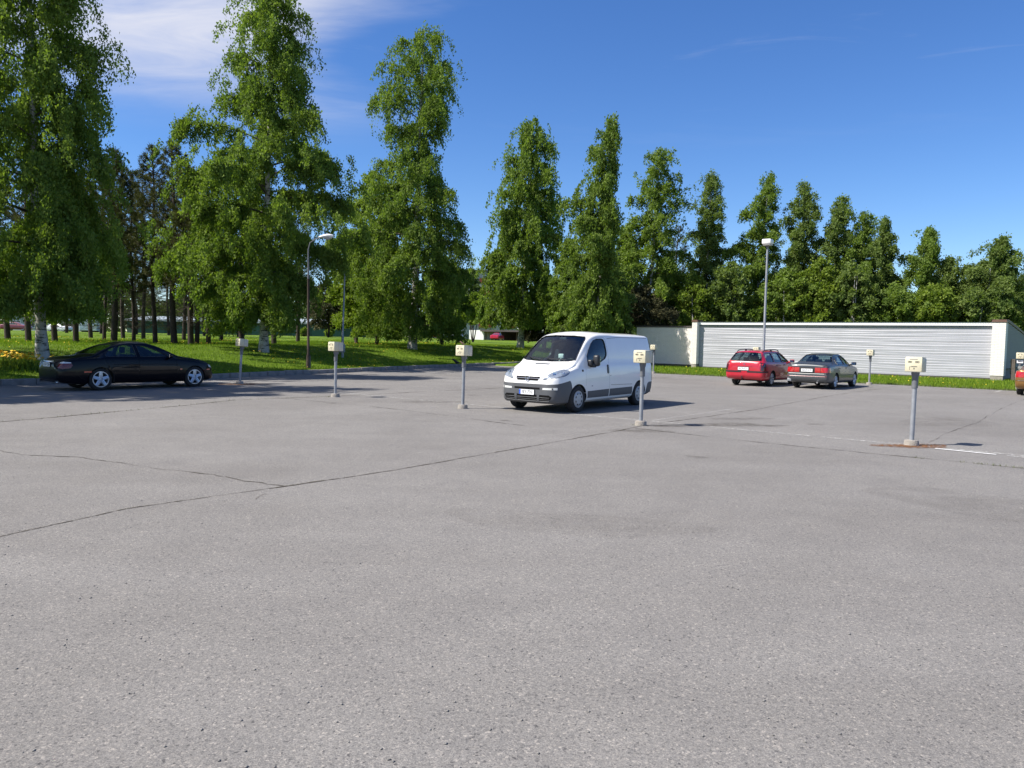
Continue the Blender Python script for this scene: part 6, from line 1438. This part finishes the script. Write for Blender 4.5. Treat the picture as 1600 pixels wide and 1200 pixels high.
# ================================================================== POSTS, LAMPS, SMALL THINGS
HP = {}
def heater_meshes():
    b = MB(); b.lathe([(.0005, -.05), (.125, -.05), (.120, .075), (.108, .095), (.0005, .10)], 20); HP['footing'] = b.mesh('footing', M['concrete'], 40)
    b = MB(); b.lathe([(.0005, .05), (.040, .05), (.040, 1.06), (.0005, 1.06)], 16); HP['pole'] = b.mesh('pole', M['galv'], 40)
    b = MB(); b.lathe([(.0005, 1.02), (.052, 1.02), (.052, 1.20), (.068, 1.27), (.068, 1.30), (.0005, 1.30)], 16); b.box((.06, 0, 1.25), (.05, .06, .05)); HP['collar'] = b.mesh('collar', M['galv_dark'], 40)
    # box: two shells back to back with a seam, face towards -x
    b = MB(); b.box((-.085, 0, 1.430), (.165, .275, .25), bev=.014); HP['box'] = b.mesh('box', M['cream'], 40)
    b = MB(); b.box((.080, 0, 1.425), (.160, .262, .242), bev=.014); HP['rear_box'] = b.mesh('rear_box', M['cream_side'], 40)
    b = MB(); b.box((-.015, 0, 1.559), (.28, .255, .012), bev=.004); HP['lid'] = b.mesh('lid', M['cream_side'], 40)
    b = MB()
    for y in (.058, -.058):
        for dz, hh in ((.018, .005), (-.018, .005)): b.box((-.1685, y, 1.478 + dz * .7), (.006, .066, hh * .8))
        for dy in (-.031, .031): b.box((-.1685, y + dy, 1.478), (.006, .004, .026))
        b.box((-.168, y, 1.478), (.004, .038, .012))
    HP['window_frames'] = b.mesh('window_frames', M['box_print'])
    b = MB(); b.box((-.168, -.002, 1.392), (.004, .120, .006)); b.box((-.168, .060, 1.365), (.004, .007, .056)); b.box((-.168, -.012, 1.402), (.004, .09, .006)); b.box((-.1683, -.012, 1.362), (.005, .02, .026)); HP['socket_flap'] = b.mesh('socket_flap', M['box_print'])
    b = MB(); b.box((-.1678, 0, 1.522), (.003, .13, .010)); HP['name_strip'] = b.mesh('name_strip', M['galv_dark'])
heater_meshes()
def heater_post(label, x, y, yaw, lean=(0, 0), seam=True):
    z = gz(x, y); r = thing('heater_post', label, 'heater post', (x, y, z), yaw, 'engine heater posts standing in rows on the lot'); r.rotation_euler = (lean[0], lean[1], yaw)
    for k in ('footing', 'pole', 'collar', 'box', 'rear_box', 'lid'): o = link(k, HP[k], r); HP_o = o; globals().update({'_b': o}) if k == 'box' else None
    for k in ('window_frames', 'socket_flap', 'name_strip'): link(k, HP[k], _b)
    return r
heater_post('nearest heater post with cream box, rust litter round its foot', 7.10, 13.47, TH + R(-3), (R(0), R(1.6)))
heater_post('heater post with cream box in front of the van rear wheel', 2.70, 15.86, TH + R(2), (R(.5), R(-.4)))
heater_post('heater post with a small bird on its box, left of the van', -1.21, 18.87, TH + R(1), (R(0), R(1.0)))
heater_post('second heater post from the black sedan, bare metal pole behind it', -5.01, 21.64, TH, (R(-.3), R(.6)))
heater_post('heater post just ahead of the black sedan nose, leaning right', -9.46, 26.49, TH + R(-1), (R(1.0), R(3.2)))
for lab, px, py in (('far heater post right behind the van, before the shaded screen wall', 1020.5, 583.5), ('far heater post hidden behind the roof of the red estate', 1181, 592), ('far heater post right of the silver sedan by the grass edge', 1358.5, 601.0)):
    Y = {1020.5: 41.9, 1181: 37.6, 1358.5: 34.4}[px]; heater_post(lab, xat(px, Y), Y, TH, (0, R(1) if px > 1300 else 0))
# the one at the right edge carries a small white notice
Yp = 32.1; p9 = heater_post('far heater post with a white notice, beside the gold brown car', xat(1592.5, Yp), Yp, TH, (0, R(.8)))
b = MB(); b.box((-.075, 0, 1.19), (.012, .22, .13)); nb = b.build('notice', M['white_paper'], p9)
b = MB(); b.box((-.0835, .02, 1.205), (.004, .12, .02)); b.box((-.0835, -.01, 1.175), (.004, .14, .012)); b.build('notice_print', M['slot'], nb)

# lamp post by the garage
def build_lamp_right():
    Y = 36.9; x = xat(1191.5, Y); z = gz(x, Y); g = thing('lamp_post', 'tall grey lamp post with white box head behind the red estate', 'lamp post', (x, Y, z), TH)
    top = zpx(1197, 384, Y) - z
    b = MB(); b.tube([(0, 0, -.1), (0, 0, 1.2)], .075, 14); b.tube([(0, 0, 1.2), (0, 0, 1.26), (0, 0, top - .25), (0, 0, top - .05)], [.075, .062, .048, .048], 14); b.build('pole', M['galv'], g, 50)
    b = MB(); b.lathe([(.0005, top - .16), (.06, top - .16), (.075, top - .10), (.13, top - .02), (.0005, top)], 14); b.build('bracket', M['galv_dark'], g, 40)
    b = MB(); b.box((0, 0, top + .14), (.44, .44, .24), bev=.05); b.build('lamp_head', M['lampwhite'], g, 40)
    b = MB(); b.box((0, 0, top + .0), (.36, .36, .09), bev=.03); b.build('diffuser', M['lampglass'], g, 40)
build_lamp_right()
def build_lamp_left():
    Y = 35.6; x = xat(481, Y); z = gz(x, Y); g = thing('street_lamp', 'dark tarred lamp pole with silver cobra head left of the bare metal pole', 'street lamp', (x, Y, z), 0)
    t = zpx(480, 388, Y) - z; m_ = zpx(480, 436, Y) - z
    b = MB(); b.tube([(0, 0, -.2), (0, 0, .62), (0, 0, .66), (-.01, 0, m_)], [.10, .095, .06, .052], 10); b.build('wood_pole', M['wood_pole'], g, 50)
    b = MB(); b.tube([(.01, .01, .02), (.01, .01, .58)], .104, 10); b.build('base_sleeve', M['wood_grey'], g, 50)
    b = MB(); b.tube([(-.01, 0, m_), (-.01, 0, m_ + .6), (-.02, 0, t - .1), (.06, 0, t + .22), (.32, 0, t + .40), (.55, 0, t + .47)], [.050, .040, .028, .022, .020, .020], 10); b.build('arm', M['galv_dark'], g, 50)
    b = MB(); b.tube([(.46, 0, t + .46), (.58, 0, t + .50), (.72, 0, t + .54), (.90, 0, t + .565), (1.06, 0, t + .55), (1.14, 0, t + .52)], [.04, .075, .115, .135, .115, .05], 14)
    for i, v in enumerate(b.v): b.v[i] = (v[0], v[1], t + .52 + (v[2] - t - .52) * .72)
    b.build('lamp_head', M['lampwhite'], g, 50)
    b = MB(); b.tube([(.70, 0, t + .45), (.90, 0, t + .44), (1.05, 0, t + .47)], [.05, .085, .04], 12); b.build('diffuser', M['lampglass'], g, 50)
build_lamp_left()
def build_bare_pole():
    Y = 43; x = xat(534.5, Y); z = gz(x, Y); g = thing('metal_pole', 'bare grey green metal pole on the lawn without a lamp', 'pole', (x, Y, z), 0)
    t = zpx(537, 427, Y) - z
    b = MB(); b.tube([(0, 0, 0), (0, 0, 1.25)], .075, 12); b.build('sleeve', M['galv'], g, 50)
    b = MB(); b.tube([(0, 0, 1.25), (0, 0, 1.28), (.09, 0, t)], [.07, .052, .042], 12); b.build('pole', M['galv'], g, 50)
    b = MB(); b.tube([(.09, 0, t), (.16, 0, t + .02)], .05, 10); b.build('cap', M['galv_dark'], g, 50)
    b = MB(); b.box((.0, -.12, .55), (.32, .14, .46), bev=.02); b.build('cabinet', M['galv'], g, 40)
build_bare_pole()

# birds: one continuous body each
def bird(label, x, y, z, yaw, s, m):
    g = thing('bird', label, 'bird', (x, y, z), yaw)
    prof = [(-.085, .004, .036), (-.06, .010, .040), (-.035, .018, .045), (-.01, .030, .052), (.02, .033, .064), (.042, .024, .084), (.058, .022, .098), (.072, .016, .102), (.082, .006, .101), (.094, .0015, .098)]
    vs = []; fs = []; n = 10
    for (px_, r_, zc) in prof:
        for k in range(n): a = 2 * math.pi * k / n; vs.append((px_ * s, r_ * s * math.cos(a) * .92, (zc + r_ * math.sin(a)) * s))
    for i in range(len(prof) - 1):
        for k in range(n): fs.append((i * n + k, i * n + (k + 1) % n, (i + 1) * n + (k + 1) % n, (i + 1) * n + k))
    fs += [tuple(range(n)), tuple(range((len(prof) - 1) * n, len(prof) * n))]
    b = MB(); b.add(vs, fs); b.build('body', m, g, 60)
    b = MB(); b.box((-.115 * s, 0, .034 * s), (.08 * s, .022 * s, .006 * s)); b.build('tail', m, g)
    for y_ in (-.012, .012):
        b = MB(); b.tube([(.0, y_ * s, .035 * s), (.008 * s, y_ * s, 0.0)], .003 * s, 5); b.tube([(.008 * s, y_ * s, .003 * s), (.028 * s, y_ * s, .002 * s)], .0025 * s, 5); b.build('leg', M['slot'], g)
bird('small brown bird perched on the cream box left of the van', -1.24, 18.85, 1.566, R(160), .85, M['bird'])
bx = xat(709, 45.0); bird('dark bird standing on the kerb grass left of the van', bx + .1, 45.4, gz(bx + .1, 45.4) + .02, R(200), 3.0, M['crow'])

# loose pebbles on the asphalt near the viewer
def pebbles():
    rng = np.random.default_rng(9); n = 1400
    Y = 2.6 + 16 * rng.uniform(0, 1, n) ** 1.4; X = rng.uniform(-.78, .78, n) * Y; r = rng.uniform(.003, .0095, n)
    base = np.array([(1, 0, 0), (0, 1, 0), (-1, 0, 0), (0, -1, 0), (0, 0, .8), (0, 0, -.3)], float); F0 = np.array([(0, 1, 4), (1, 2, 4), (2, 3, 4), (3, 0, 4), (1, 0, 5), (2, 1, 5), (3, 2, 5), (0, 3, 5)])
    a = rng.uniform(0, 6.28, n); c, s_ = np.cos(a), np.sin(a); sc = r[:, None] * rng.uniform(.6, 1.3, (n, 3))
    P = base[None] * sc[:, None, :]; P = np.stack([P[..., 0] * c[:, None] - P[..., 1] * s_[:, None], P[..., 0] * s_[:, None] + P[..., 1] * c[:, None], P[..., 2]], -1) + np.stack([X, Y, r * .25], -1)[:, None, :]
    co = P.reshape(-1, 3); f = (F0[None] + (np.arange(n) * 6)[:, None, None]).reshape(-1, 3)
    tag(link('loose_pebbles', np_mesh('loose_pebbles', co, f, M['stone'], nv=3)), 'tiny loose pebbles lying on the asphalt', 'pebbles', kind='stuff')
pebbles()
